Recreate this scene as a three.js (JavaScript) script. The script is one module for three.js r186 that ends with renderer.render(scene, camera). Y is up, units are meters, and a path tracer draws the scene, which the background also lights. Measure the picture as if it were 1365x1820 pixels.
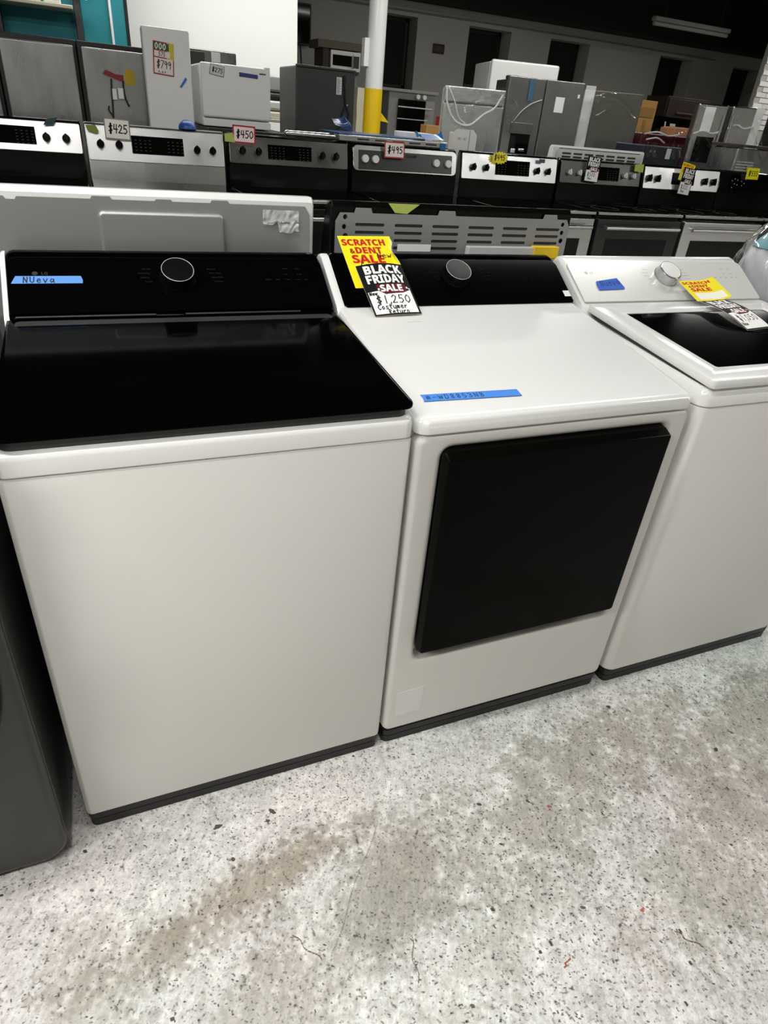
import * as THREE from 'three';
import { RoundedBoxGeometry } from 'three/addons/geometries/RoundedBoxGeometry.js';
import { mergeGeometries, toCreasedNormals } from 'three/addons/utils/BufferGeometryUtils.js';
import { RectAreaLightUniformsLib } from 'three/addons/lights/RectAreaLightUniformsLib.js';

// ------------------------------------------------------------------ camera, light, exposure
const scene = new THREE.Scene();
const camera = new THREE.PerspectiveCamera(77.29, 1365 / 1820, 0.02, 60);
camera.position.set(0.1881, 1.3721, 0.9725);
camera.rotation.order = 'YXZ';
camera.rotation.set(-0.55242, -0.43395, 0.0933);
const renderer = new THREE.WebGLRenderer({ antialias: true });
renderer.toneMapping = THREE.LinearToneMapping;
renderer.toneMappingExposure = 1.35;
renderer.shadowMap.enabled = true;
scene.background = new THREE.Color(0x000000);
RectAreaLightUniformsLib.init();
// strip lights of the shop: [x, y, z, length along x, strength, label]
const LAMPS = [
  [-0.6, 3.25, 0.15, 2.44, 40, 'fluorescent strip light above the two left washers'],
  [-2.7, 3.10, 1.5, 2.0, 74, 'fluorescent strip light over the aisle at the far left'],
  [-0.35, 3.25, 1.75, 2.44, 25, 'fluorescent strip light above the front aisle at left'],
  [6.0, 3.25, 1.75, 1.9, 62, 'fluorescent strip light above the front aisle, middle of the right ones'],
  [9.4, 3.25, 1.75, 1.7, 62, 'fluorescent strip light above the front aisle at the far right'],
  [2.9, 3.25, -1.2, 2.0, 26, 'fluorescent strip light over the aisle between washers and ranges'],
  [1.4, 2.8, -4.45, 2.44, 27, 'fluorescent strip light in front of the white partition'],
  [4.3, 3.3, -4.7, 2.44, 30, 'fluorescent strip light above the stainless refrigerators'],
  [7.8, 3.3, -4.9, 1.6, 24, 'fluorescent strip light above the right hand refrigerators'],
  [5.4, 3.55, -7.9, 2.0, 16, 'fluorescent strip light near the far wall'],
  [10.8, 3.3, -7.0, 1.5, 46, 'added unseen strip light brightening the brick pier'],  // extra lamp put in to brighten the bricks, fixture itself unseen
];

// ------------------------------------------------------------------ helpers
let seed = 7;
const rnd = () => { seed = (seed + 0x6d2b79f5) | 0; let t = Math.imul(seed ^ (seed >>> 15), 1 | seed); t = (t + Math.imul(t ^ (t >>> 7), 61 | t)) ^ t; return ((t ^ (t >>> 14)) >>> 0) / 4294967296; };
const V = (x, y, z) => new THREE.Vector3(x, y, z);
const R = (d) => d * Math.PI / 180;
const used = {};
function numbered(name) { const n = used[name] || 0; used[name] = n + 1; return n ? name + '_' + String(n).padStart(3, '0') : name; }
function tag(o, label, category, group) { o.userData = { ...o.userData, label, category }; if (group) o.userData.group = group; return o; }
const GROUPS = { kitchen_range: 'kitchen ranges for sale', strip_light: 'strip lights of the shop', refrigerator: 'refrigerators behind the ranges', price_card: 'price cards on the appliances', sale_sign: 'printed sale cards on the laundry machines', tape_strip: 'strips of tape on the appliances', top_load_washer: 'top load washers in the front row', white_carton: 'white cartons on the cream shelf' };
function thing(name, label, category, [x, y, z] = [0, 0, 0], turn = 0, group) {
  group = group || GROUPS[name];
  const o = new THREE.Group(); o.name = numbered(name); scene.add(o); o.position.set(x, y, z); o.rotation.y = turn;
  return tag(o, label, category, group);
}
function part(name, geo, mat, parent, label) {
  const g = Array.isArray(geo) ? merge(geo) : geo;
  const m = new THREE.Mesh(g, mat); m.name = name; parent.add(m); if (label) m.userData.label = label; return m;
}
function single(name, geo, mat, label, category, group) { const m = part(numbered(name), geo, mat, scene); return tag(m, label, category, group || GROUPS[name]); }
function structure(name, geo, mat, parent = scene) { const m = part(name, geo, mat, parent); if (parent === scene) m.userData.kind = 'structure'; return m; }
function merge(list) {
  return mergeGeometries(list.map((g) => { const h = g.index ? g.toNonIndexed() : g; for (const k of Object.keys(h.attributes)) if (!['position', 'normal', 'uv'].includes(k)) h.deleteAttribute(k); h.clearGroups(); return h; }));
}
// rounded box given by its two corners
function box(x0, y0, z0, x1, y1, z1, r = 0.004) {
  const w = x1 - x0, h = y1 - y0, d = z1 - z0, rr = Math.min(r, w * 0.45, h * 0.45, d * 0.45);
  return new RoundedBoxGeometry(w, h, d, 2, rr).translate((x0 + x1) / 2, (y0 + y1) / 2, (z0 + z1) / 2);
}
function cyl(r0, r1, h, n = 24) { return new THREE.CylinderGeometry(r1, r0, h, n); }
function tube(pts, r, n = 8, seg = 24) { return new THREE.TubeGeometry(new THREE.CatmullRomCurve3(pts.map((p) => V(...p))), seg, r, n); }
// surface through closed rings of equal count, capped at both ends
function loft(rings, crease = 0.6) {
  const n = rings[0].length, pos = [];
  const tri = (a, b, c) => pos.push(a.x, a.y, a.z, b.x, b.y, b.z, c.x, c.y, c.z);
  for (let i = 0; i + 1 < rings.length; i++) for (let j = 0; j < n; j++) {
    const k = (j + 1) % n; tri(rings[i][j], rings[i][k], rings[i + 1][k]); tri(rings[i][j], rings[i + 1][k], rings[i + 1][j]);
  }
  for (const [r, flip] of [[rings[0], true], [rings[rings.length - 1], false]]) {
    const c = V(0, 0, 0); r.forEach((p) => c.add(p)); c.multiplyScalar(1 / n);
    const q = r.map((p) => p.clone().lerp(c, 0.012));
    for (let j = 0; j < n; j++) { const k = (j + 1) % n; if (flip) { tri(c, q[k], q[j]); tri(q[j], q[k], r[k]); tri(q[j], r[k], r[j]); } else { tri(c, q[j], q[k]); tri(r[j], r[k], q[k]); tri(r[j], q[k], q[j]); } }
  }
  const g = new THREE.BufferGeometry();
  g.setAttribute('position', new THREE.Float32BufferAttribute(pos, 3));
  const uv = []; for (let i = 0; i < pos.length; i += 3) uv.push(pos[i] + pos[i + 2], pos[i + 1] + pos[i + 2]);
  g.setAttribute('uv', new THREE.Float32BufferAttribute(uv, 2));
  return toCreasedNormals(g, crease);
}
// outline of a rounded rectangle in two coordinates, counter-clockwise; radii per corner (a0b0, a1b0, a1b1, a0b1)
function rrect(a0, b0, a1, b1, r, inset = 0, n = 6) {
  const rs = Array.isArray(r) ? r : [r, r, r, r], out = [];
  a0 += inset; b0 += inset; a1 -= inset; b1 -= inset;
  const cs = [[a0, b0, 1, 1, 180], [a1, b0, -1, 1, 270], [a1, b1, -1, -1, 0], [a0, b1, 1, -1, 90]];
  cs.forEach(([a, b, sa, sb, st], i) => { const q = Math.max(rs[i] - inset, 0.0005); for (let k = 0; k <= n; k++) { const t = R(st + 90 * k / n); out.push([a + sa * q + q * Math.cos(t), b + sb * q + q * Math.sin(t)]); } });
  return out;
}
// column with a rounded plan: levels are [y or function of z, inset]
function column(x0, x1, z0, z1, r, levels) {
  return loft(levels.map(([y, ins]) => rrect(x0, -z1, x1, -z0, r, ins).map(([a, b]) => V(a, typeof y === 'function' ? y(-b) : y, -b))));
}
function shapeOf(pts) { const s = new THREE.Shape(); pts.forEach(([a, b], i) => (i ? s.lineTo(a, b) : s.moveTo(a, b))); s.closePath(); return s; }
function pathOf(pts) { const s = new THREE.Path(); pts.forEach(([a, b], i) => (i ? s.lineTo(a, b) : s.moveTo(a, b))); s.closePath(); return s; }
function plate(pts, depth, bevel = 0.001, holes = []) {
  const s = shapeOf(pts); holes.forEach((h) => s.holes.push(pathOf(h)));
  return new THREE.ExtrudeGeometry(s, { depth: depth - bevel, bevelEnabled: bevel > 0, bevelThickness: bevel, bevelSize: bevel, bevelOffset: -bevel, bevelSegments: 2, curveSegments: 8 });
}
function basis(o, u, v) { const n = u.clone().cross(v).normalize(); const vv = n.clone().cross(u).normalize(); return new THREE.Matrix4().makeBasis(u.clone().normalize(), vv, n).setPosition(o); }
function canvas(w, h, draw) { const c = document.createElement('canvas'); c.width = w; c.height = h; draw(c.getContext('2d'), w, h); return c; }
function texture(w, h, draw, srgb = true) { const t = new THREE.CanvasTexture(canvas(w, h, draw)); if (srgb) t.colorSpace = THREE.SRGBColorSpace; return t; }
// print on a plate whose uv are metres measured from its lower left corner
function printed(wm, hm, ppm, draw) { const t = texture(Math.round(wm * ppm), Math.round(hm * ppm), draw); t.repeat.set(1 / wm, 1 / hm); t.wrapS = t.wrapT = THREE.ClampToEdgeWrapping; return t; }
// value noise
function lattice(n, s) { const a = new Float32Array(n * n); let q = s; for (let i = 0; i < n * n; i++) { q = (q * 1664525 + 1013904223) >>> 0; a[i] = q / 4294967296; } return a; }
const LAT = lattice(256, 99);
function noise(x, y) {
  const xi = Math.floor(x), yi = Math.floor(y), fx = x - xi, fy = y - yi, u = fx * fx * (3 - 2 * fx), v = fy * fy * (3 - 2 * fy);
  const g = (a, b) => LAT[((b & 255) << 8) | (a & 255)];
  return (g(xi, yi) * (1 - u) + g(xi + 1, yi) * u) * (1 - v) + (g(xi, yi + 1) * (1 - u) + g(xi + 1, yi + 1) * u) * v;
}
function fbm(x, y, o = 4) { let s = 0, a = 0.5; for (let i = 0; i < o; i++) { s += a * noise(x, y); x = x * 2.03 + 17.1; y = y * 2.03 + 5.7; a *= 0.5; } return s / (1 - Math.pow(0.5, o)); }

// ------------------------------------------------------------------ materials
const std = (color, roughness, metalness = 0, more = {}) => new THREE.MeshStandardMaterial({ color, roughness, metalness, ...more });
const phy = (color, roughness, metalness = 0, more = {}) => new THREE.MeshPhysicalMaterial({ color, roughness, metalness, ...more });
const lin = (r, g, b) => new THREE.Color().setRGB(r, g, b);
const peel = (() => { const t = texture(256, 256, (c, w, h) => { const d = c.createImageData(w, h); for (let y = 0; y < h; y++) for (let x = 0; x < w; x++) { const v = 255 * (0.5 * noise(x / 3, y / 3) + 0.5 * noise(x / 1.4 + 9, y / 1.4)); const i = (y * w + x) * 4; d.data[i] = d.data[i + 1] = d.data[i + 2] = v; d.data[i + 3] = 255; } c.putImageData(d, 0, 0); }, false); t.wrapS = t.wrapT = THREE.RepeatWrapping; t.repeat.set(5, 5); return t; })();
const smudge = (() => { const t = texture(256, 256, (c, w, h) => { const d = c.createImageData(w, h); for (let y = 0; y < h; y++) for (let x = 0; x < w; x++) { const v = 100 + 80 * fbm(x / 40, y / 40, 4); const i = (y * w + x) * 4; d.data[i] = d.data[i + 1] = d.data[i + 2] = v; d.data[i + 3] = 255; } c.putImageData(d, 0, 0); }, false); t.wrapS = t.wrapT = THREE.RepeatWrapping; t.repeat.set(1.3, 1.3); return t; })();
const M = {
  paint: phy(lin(0.70, 0.68, 0.65), 0.42, 0, { bumpMap: peel, bumpScale: 0.00006 }),
  enamel: phy(lin(0.80, 0.805, 0.79), 0.22, 0, { clearcoat: 0.4, clearcoatRoughness: 0.08 }),
  plastic: phy(lin(0.78, 0.785, 0.775), 0.38),
  blackGlass: phy(lin(0.0015, 0.0015, 0.0016), 0.05, 0, { specularIntensity: 0.4 }),
  lidGlass: phy(lin(0.0008, 0.0008, 0.0009), 0.08, 0, { specularIntensity: 0.05 }),
  blackGloss: phy(lin(0.003, 0.003, 0.0027), 0.1, 0, { specularIntensity: 0.5 }),
  doorBlack: phy(lin(0.002, 0.0025, 0.0017), 0.2, 0, { specularIntensity: 0.09 }),
  dialBlack: phy(lin(0.004, 0.004, 0.004), 0.3, 0, { specularIntensity: 0.2 }),
  blackPlastic: std(lin(0.006, 0.0055, 0.005), 0.5),
  charcoal: std(lin(0.03, 0.03, 0.029), 0.45),
  loaderGrey: phy(lin(0.016, 0.0175, 0.0165), 0.3),
  greyEnamel: phy(lin(0.035, 0.037, 0.036), 0.3),
  rubber: std(lin(0.015, 0.014, 0.013), 0.7),
  chrome: std(lin(0.75, 0.75, 0.74), 0.12, 1),
  steel: std(lin(0.56, 0.56, 0.55), 0.5, 1, { roughnessMap: smudge }),
  lightenedSteel: std(lin(0.8, 0.8, 0.79), 0.6, 1, { roughnessMap: smudge }),  // steel colour lightened to stand in for bright reflections on the panels
  darkSteel: std(lin(0.19, 0.19, 0.185), 0.55, 1, { roughnessMap: smudge }),
  galvanised: std(lin(0.42, 0.44, 0.43), 0.4, 0.7),
  blackSteelBack: std(lin(0.36, 0.37, 0.365), 0.5, 0.6),
  paleSteel: std(lin(0.7, 0.7, 0.69), 0.5, 0.5),
  concreteWall: std(lin(0.42, 0.41, 0.37), 0.9),
  partition: std(lin(0.82, 0.83, 0.80), 0.8),
  ceiling: std(lin(0.006, 0.0056, 0.005), 0.9),
  teal: std(lin(0.012, 0.22, 0.26), 0.6),
  cream: std(lin(0.72, 0.68, 0.5), 0.6),
  whitePaper: std(lin(0.8, 0.8, 0.78), 0.8),
  yellowPaint: phy(lin(0.78, 0.53, 0.004), 0.4),
  carton: std(lin(0.42, 0.235, 0.07), 0.85),
  wood: std(lin(0.02, 0.008, 0.004), 0.5),
  maroon: phy(lin(0.075, 0.006, 0.016), 0.25),
  navy: phy(lin(0.02, 0.02, 0.035), 0.3),
  film: phy(lin(0.97, 0.98, 0.98), 0.04, 0, { transmission: 1, thickness: 0, side: THREE.DoubleSide }),
  milkyFilm: phy(lin(0.84, 0.85, 0.85), 0.25, 0, { transmission: 0.45, thickness: 0, side: THREE.DoubleSide }),
  blueFilm: phy(lin(0.015, 0.13, 0.36), 0.2, 0, { side: THREE.DoubleSide }),
  greenTape: std(lin(0.42, 0.5, 0.10), 0.7, 0, { side: THREE.DoubleSide }),
  blueTape: std(lin(0.03, 0.15, 0.5), 0.7, 0, { side: THREE.DoubleSide }),
  darkTape: std(lin(0.02, 0.045, 0.06), 0.7, 0, { side: THREE.DoubleSide }),
  lampHousing: std(lin(0.7, 0.7, 0.68), 0.5),
  lampTube: std(lin(0.8, 0.8, 0.8), 0.5, 0, { emissive: lin(1, 0.98, 0.93), emissiveIntensity: 3 }),
  deadTube: std(lin(0.35, 0.35, 0.33), 0.4),
};

// ------------------------------------------------------------------ lettering
// handwriting: strokes per character in a unit cell, y up
const PEN = {
  '0': [[.5, 1, .1, .7, .1, .3, .45, 0, .85, .3, .85, .7, .5, 1]], '1': [[.45, 1, .4, 0]], '2': [[.1, .75, .4, 1, .8, .8, .6, .45, .1, .05, .9, .05]],
  '3': [[.1, .9, .5, 1, .8, .75, .4, .52, .85, .3, .5, 0, .1, .1]], '4': [[.2, 1, .1, .45, .9, .45], [.7, 1, .65, 0]], '5': [[.85, 1, .25, 1, .2, .55, .6, .6, .85, .3, .5, 0, .1, .08]],
  '7': [[.1, 1, .9, 1, .35, 0]], '8': [[.8, .85, .45, 1, .2, .75, .8, .3, .5, 0, .15, .25, .75, .7, .8, .85]], '9': [[.8, .8, .45, 1, .15, .7, .45, .5, .8, .8, .7, 0]],
  '$': [[.85, .8, .5, .9, .15, .7, .8, .35, .5, .12, .1, .25], [.4, 1.1, .35, -.1], [.62, 1.1, .57, -.1]], '#': [[.3, .9, .25, .1], [.7, .9, .65, .1], [.05, .65, .95, .65], [.05, .35, .95, .35]],
  '-': [[.1, .5, .9, .5]], ',': [[.5, .1, .35, -.2]], '.': [[.5, .05, .55, .05]],
  N: [[.1, 0, .15, 1, .75, 0, .85, 1]], U: [[.1, 1, .15, .2, .5, 0, .8, .2, .85, 1]], W: [[0, .9, .25, .1, .5, .7, .75, .1, 1, .9]], D: [[.2, 1, .2, 0, .7, .1, .9, .5, .7, .9, .1, 1]],
  B: [[.2, 0, .2, 1, .7, .9, .65, .6, .25, .52, .8, .4, .75, .1, .2, 0]], V: [[.05, .8, .45, 0, .9, .85]], C: [[.85, .85, .5, 1, .15, .5, .5, 0, .9, .15]], R: [[.2, 0, .2, 1, .7, .9, .65, .6, .25, .5, .85, 0]],
  e: [[.15, .35, .8, .4, .6, .68, .25, .55, .2, .15, .5, 0, .85, .15]], v: [[.1, .65, .45, 0, .85, .65]], a: [[.8, .6, .4, .65, .15, .3, .4, .02, .75, .3, .8, .6, .82, .05, .95, .02]], o: [[.5, .65, .15, .4, .4, 0, .8, .25, .5, .65]],
  s: [[.8, .6, .35, .62, .3, .4, .75, .25, .6, .02, .15, .05]], t: [[.45, 1, .4, .1, .7, .05], [.1, .65, .8, .65]], u: [[.15, .6, .2, .1, .5, .02, .75, .2, .8, .62, .85, .02]], m: [[.05, .05, .1, .6, .35, .6, .4, .05, .45, .5, .7, .6, .75, .05]],
  r: [[.2, .05, .25, .62, .3, .4, .75, .62]], n: [[.15, .05, .2, .62, .5, .6, .7, .4, .75, .05]], w: [[.05, .62, .25, .05, .5, .45, .72, .05, .95, .62]], u2: [],
};
function write(c, text, x, y, size, o = {}) {
  c.strokeStyle = o.ink || '#111318'; c.lineWidth = o.width || size * 0.13; c.lineCap = c.lineJoin = 'round';
  let px = x; const adv = size * (o.step || 0.72);
  for (const ch of text) {
    for (const s of PEN[ch] || []) { c.beginPath(); for (let i = 0; i < s.length; i += 2) { const qx = px + s[i] * size * 0.62 + (s[i + 1] - 0.5) * size * (o.slant || 0.05), qy = y - s[i + 1] * size + (px - x) * (o.rise || 0); i ? c.lineTo(qx, qy) : c.moveTo(qx, qy); } c.stroke(); }
    px += ch === ' ' ? adv * 0.6 : ch === ',' || ch === '.' || ch === '1' ? adv * 0.6 : adv;
  }
}
function block(c, text, cx, base, width, height, fill, edge, lw) {
  c.save(); c.font = 'bold 100px sans-serif'; const m = c.measureText(text).width; c.translate(cx - width / 2, base); c.scale(width / m, height / 72); c.fillStyle = fill;
  if (edge) { c.strokeStyle = edge; c.lineWidth = lw; c.lineJoin = 'round'; c.strokeText(text, 0, 0); }
  c.lineJoin = 'round'; c.strokeStyle = edge || fill; c.lineWidth = edge ? 1 : 5; if (!edge) c.strokeText(text, 0, 0); c.fillText(text, 0, 0); c.restore();
}
function saleCard(price, notes) {
  return texture(384, 496, (c, w, h) => {
    c.fillStyle = '#0b0a0a'; c.fillRect(0, 0, w, h); c.fillStyle = '#f2f2ef'; c.beginPath(); c.moveTo(14, 268); c.lineTo(w - 16, 244); c.lineTo(w - 16, h - 16); c.lineTo(14, h - 16); c.fill();
    block(c, 'BLACK', w / 2 + 4, 96, 310, 76, '#f5f4f0'); block(c, 'FRIDAY', w / 2 + 4, 188, 322, 76, '#f5f4f0');
    c.fillStyle = '#5c1023'; c.beginPath(); c.moveTo(96, 206); c.lineTo(318, 198); c.lineTo(366, 262); c.lineTo(300, 290); c.lineTo(150, 300); c.lineTo(98, 256); c.fill();
    block(c, 'SALE', w / 2 + 24, 272, 190, 62, '#f5f4f0'); c.fillStyle = '#f5f4f0'; c.beginPath(); c.arc(108, 248, 9, 0, 7); c.fill(); c.beginPath(); c.arc(346, 240, 9, 0, 7); c.fill();
    write(c, price, 56, 386, 74, { width: 8, step: 0.76 }); for (const [t, x, y, s] of notes) write(c, t, x, y, s, { width: 7.5, step: 0.7 });
  });
}
function scratchCard(extra) {
  return texture(384, 496, (c, w, h) => {
    c.fillStyle = '#f3e21a'; c.fillRect(0, 0, w, h);
    block(c, 'SCRATCH', w / 2 - 18, 92, 320, 58, '#b3161c', '#e8731f', 9); block(c, '&', 70, 170, 36, 44, '#8a2b14'); block(c, 'DENT', w / 2 - 4, 170, 196, 58, '#b3161c', '#e8731f', 9); block(c, 'SALE', w / 2 - 24, 262, 240, 74, '#b3161c', '#e8731f', 9);
    c.fillStyle = '#f4f2e6'; c.fillRect(50, 306, w - 70, h - 340); for (const [t, x, y, s] of extra) write(c, t, x, y, s, { width: 6 });
  });
}
function priceCard(price, border, paper, o = {}) {
  return texture(256, 176, (c, w, h) => {
    c.fillStyle = border; c.fillRect(0, 0, w, h); c.fillStyle = paper; const m = o.margin ?? 18; c.beginPath();
    const n = 26; for (let i = 0; i < n * 4; i++) { const s = Math.floor(i / n), f = (i % n) / n, k = i % 2 ? m : m * (o.jag ?? 0.75); const p = [[m + f * (w - 2 * m), k], [w - k, m + f * (h - 2 * m)], [w - m - f * (w - 2 * m), h - k], [k, h - m - f * (h - 2 * m)]][s]; i ? c.lineTo(...p) : c.moveTo(...p); } c.fill();
    write(c, price, 40, 122, 72, { width: 10, step: 0.68 }); if (o.more) o.more(c, w, h);
  });
}
// a card with real thickness; origin = lower left corner, u and v its two edges
function card(name, label, o, u, v, front, bend, group, backColor = 0xf1efe8) {
  const w = u.length(), h = v.length(), g = new THREE.BoxGeometry(w, h, 0.0007, 20, 20, 1).translate(w / 2, h / 2, 0);
  if (bend) { const p = g.attributes.position; for (let i = 0; i < p.count; i++) { const q = bend(p.getX(i) / w, p.getY(i) / h, w); if (Array.isArray(q)) { p.setX(i, p.getX(i) + q[0] + p.getZ(i) * q[2]); p.setZ(i, p.getZ(i) * q[3] + q[1]); } else p.setZ(i, p.getZ(i) + q); } g.computeVertexNormals(); }
  const back = std(backColor, 0.8), f = phy(0xffffff, 0.6, 0, { map: front, specularIntensity: 0.3 });
  const m = part(numbered(name), g, [back, back, back, back, f, back], scene); m.applyMatrix4(basis(o, u, v)); return tag(m, label, 'sign', group || GROUPS[name]);
}

// ------------------------------------------------------------------ the room
{
  // concrete floor: worn, speckled, with brown tread dirt that also paints the shade of a bystander
  const S = 2048, metres = 2.4, deep = 1.2, ox = -0.28, oz = -0.22;   // texture covers x from ox, z from oz
  const col = new THREE.DataTexture(new Uint8Array(S * S * 4), S, S), bmp = new Uint8Array(S * S);
  const d = col.image.data;
  const stainsAndShade = [[0.30, 0.245, 0.30, 0.055, 0.26, 0.55], [0.12, 0.30, 0.22, 0.06, 0.1, 0.45], [0.95, 0.33, 0.42, 0.13, 0.2, 0.34], [1.25, 0.20, 0.48, 0.12, 0.1, 0.36], [1.7, 0.28, 0.40, 0.16, 0.2, 0.34], [0.58, 0.34, 0.28, 0.10, 0.5, 0.36], [1.4, 0.48, 0.5, 0.14, 0.4, 0.28], [0.35, 0.45, 0.34, 0.10, 0.4, 0.26], [0.72, 0.52, 0.3, 0.1, 0.3, 0.2], [0.02, 0.30, 0.12, 0.12, 0, 0.25]];
  for (let y = 0; y < S; y++) for (let x = 0; x < S; x++) {
    const X = ox + x / S * metres, Z = oz + y / S * deep;
    const a = fbm(X * 3.1 + 3, Z * 3.1, 4), b = fbm(X * 15 + 40, Z * 15, 4), f = noise(X * 260, Z * 260), f2 = noise(X * 110 + 5, Z * 110 + 8), s1 = noise((X + Z * 0.55) * 260, (Z - X * 0.3) * 34);
    const m1 = noise(X * 42 + 3, Z * 42), m2 = fbm(X * 75 + 11, Z * 75 + 5, 3), n3 = noise(X * 430 + 2, Z * 430), n4 = noise(X * 800, Z * 800 + 9);
    let v = 0.63 + 0.20 * (a - 0.5) + 0.20 * (b - 0.5) + 0.10 * (f - 0.5) + 0.16 * (f2 - 0.5) + 0.10 * (s1 - 0.5) + 0.08 * (m1 - 0.5) + 0.20 * (m2 - 0.5) + 0.16 * (n3 - 0.5) + 0.10 * (n4 - 0.5);
    // dark grains and hair-thin worn lines in the cement
    const speck = fbm(X * 190 + 31, Z * 190 + 77, 2); if (speck < 0.34) v -= (0.34 - speck) * 1.9 * (0.3 + 1.3 * a);
    const worm = Math.abs(2 * noise((X + Z * 0.5) * 150 + 60, (Z - X * 0.35) * 62 + 3) - 1); if (worm < 0.09 && m2 > 0.5) v -= (0.09 - worm) * 2.4 * (m2 - 0.4) * 3;
    const pale = fbm((X + Z * 0.5) * 38 + 8, (Z - X * 0.35) * 21 + 61, 3); if (pale > 0.62) v += (pale - 0.62) * 0.7;
    let st = 0; for (const [cx, cz, rx, rz, an, k] of stainsAndShade) { const dx = X - cx, dz = Z - cz, c = Math.cos(an), s = Math.sin(an), p = (dx * c - dz * s) / rx, q = (dx * s + dz * c) / rz, r2 = 0.8 * (p * p + q * q) + 1.5 * (b - 0.5) + 1.5 * (m2 - 0.5) + 0.9 * (f2 - 0.5) + 0.8 * (a - 0.5); if (r2 < 1) st = Math.max(st, k * Math.min(1, (1 - r2) * 1.15)); }
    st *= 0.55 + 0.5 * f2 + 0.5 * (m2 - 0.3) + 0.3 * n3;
    const warm = fbm(X * 2.1 + 90, Z * 2.1 + 30, 3) - 0.5;
    let r = v * (1 + 0.20 * warm), g = v * (1 - 0.03 * warm), bl = v * (0.955 + 0.02 * warm);
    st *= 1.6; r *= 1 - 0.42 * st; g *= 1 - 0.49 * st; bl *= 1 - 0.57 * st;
    const i = (y * S + x) * 4; const enc = (q) => 255 * Math.pow(Math.min(1, Math.max(0, q)), 1 / 2.2);
    d[i] = enc(r); d[i + 1] = enc(g); d[i + 2] = enc(bl); d[i + 3] = 255; bmp[y * S + x] = 130 + 40 * (b - 0.5) + 50 * (f2 - 0.5);
  }
  // pits and short scratches
  const px = (m) => m / metres * S, pz = (m) => m / deep * S;
  for (let k = 0; k < 20000; k++) {
    const X = ox + rnd() * metres, Z = oz + rnd() * deep; const dens = fbm(X * 2.3 + 7, Z * 2.3 + 2, 3); if (rnd() > (dens - 0.22) * 1.8) continue;
    const big = rnd() < 0.012, len = big ? 0.003 + rnd() * 0.006 : 0.0008 + rnd() * rnd() * 0.006, wid = big ? 0.0016 + rnd() * 0.001 : 0.00035 + rnd() * 0.0006, an = 1.0 + (rnd() - 0.5) * 1.5, dark = big ? 0.3 + 0.2 * rnd() : 0.38 + rnd() * 0.5;
    const steps = Math.ceil(pz(len)) + 1;
    for (let q0 = 0; q0 <= steps; q0++) { const t = q0 / steps - 0.5, cx = px(X - ox + Math.cos(an) * len * t), cy = pz(Z - oz + Math.sin(an) * len * t), rx = Math.max(0.5, px(wid) * (1 - Math.abs(t))), ry = Math.max(0.6, pz(wid) * (1 - Math.abs(t)));
      for (let yy = Math.floor(cy - ry); yy <= cy + ry; yy++) for (let xx = Math.floor(cx - rx); xx <= cx + rx; xx++) { if (xx < 0 || yy < 0 || xx >= S || yy >= S) continue; const i = (yy * S + xx) * 4; const q = Math.min(d[i + 1], 205 * dark); d[i] = Math.min(d[i], q * 1.04); d[i + 1] = q; d[i + 2] = Math.min(d[i + 2], q * 0.95); bmp[yy * S + xx] = 40; } }
  }
  const streak = (x0, z0, x1, z1, wid, rgb, k, hit = 0.7) => { const n = 900; for (let s = 0; s < n; s++) { if (rnd() > hit) continue; const t = s / n, X = x0 + (x1 - x0) * t + 0.004 * Math.sin(t * 9), Z = z0 + (z1 - z0) * t + (rnd() - 0.5) * wid; const xx = Math.floor(px(X - ox)), yy = Math.floor(pz(Z - oz)); if (xx < 0 || yy < 0 || xx >= S || yy >= S) continue; const i = (yy * S + xx) * 4; for (let c = 0; c < 3; c++) d[i + c] = d[i + c] * (1 - k) + rgb[c] * k; } };
  streak(0.42, 0.42, 0.60, 0.20, 0.004, [88, 80, 70], 0.7); streak(0.9, 0.28, 1.25, 0.10, 0.004, [225, 225, 215], 0.6); streak(1.0, 0.5, 1.5, 0.18, 0.003, [222, 220, 210], 0.5);
  streak(0.36, 0.36, 0.40, 0.42, 0.003, [90, 78, 66], 0.7); streak(0.56, 0.52, 0.58, 0.44, 0.003, [110, 85, 65], 0.8); streak(1.10, 0.62, 1.13, 0.66, 0.004, [90, 80, 60], 0.7); streak(0.84, 0.595, 0.86, 0.585, 0.003, [150, 75, 60], 0.8); streak(1.01, 0.29, 1.016, 0.295, 0.004, [165, 90, 80], 0.8); streak(1.062, 0.565, 1.067, 0.56, 0.004, [175, 90, 75], 0.8);
  for (const [cx, cz, rx, rz, an] of [[0.262, 0.085, 0.011, 0.006, 0.2], [0.385, 0.088, 0.012, 0.005, -0.9], [0.37, 0.108, 0.005, 0.004, 0], [1.36, 0.085, 0.008, 0.007, 0], [1.55, 0.30, 0.007, 0.005, 0.4], [0.28, 0.17, 0.004, 0.005, 0.3]])
    for (let yy = Math.floor(pz(cz - oz - 0.02)); yy < pz(cz - oz + 0.02); yy++) for (let xx = Math.floor(px(cx - ox - 0.02)); xx < px(cx - ox + 0.02); xx++) { const dx = ox + xx / S * metres - cx, dz = oz + yy / S * deep - cz, c = Math.cos(an), s = Math.sin(an); if (((dx * c - dz * s) / rx) ** 2 + ((dx * s + dz * c) / rz) ** 2 + (noise(xx / 4, yy / 8) - 0.5) < 0.8) { const i = (yy * S + xx) * 4; d[i] = 74; d[i + 1] = 70; d[i + 2] = 62; bmp[yy * S + xx] = 60; } }
  const bd = new Uint8Array(S * S * 4); for (let i = 0; i < S * S; i++) { bd[i * 4] = bd[i * 4 + 1] = bd[i * 4 + 2] = bmp[i]; bd[i * 4 + 3] = 255; }
  const bt = new THREE.DataTexture(bd, S, S);
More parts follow.
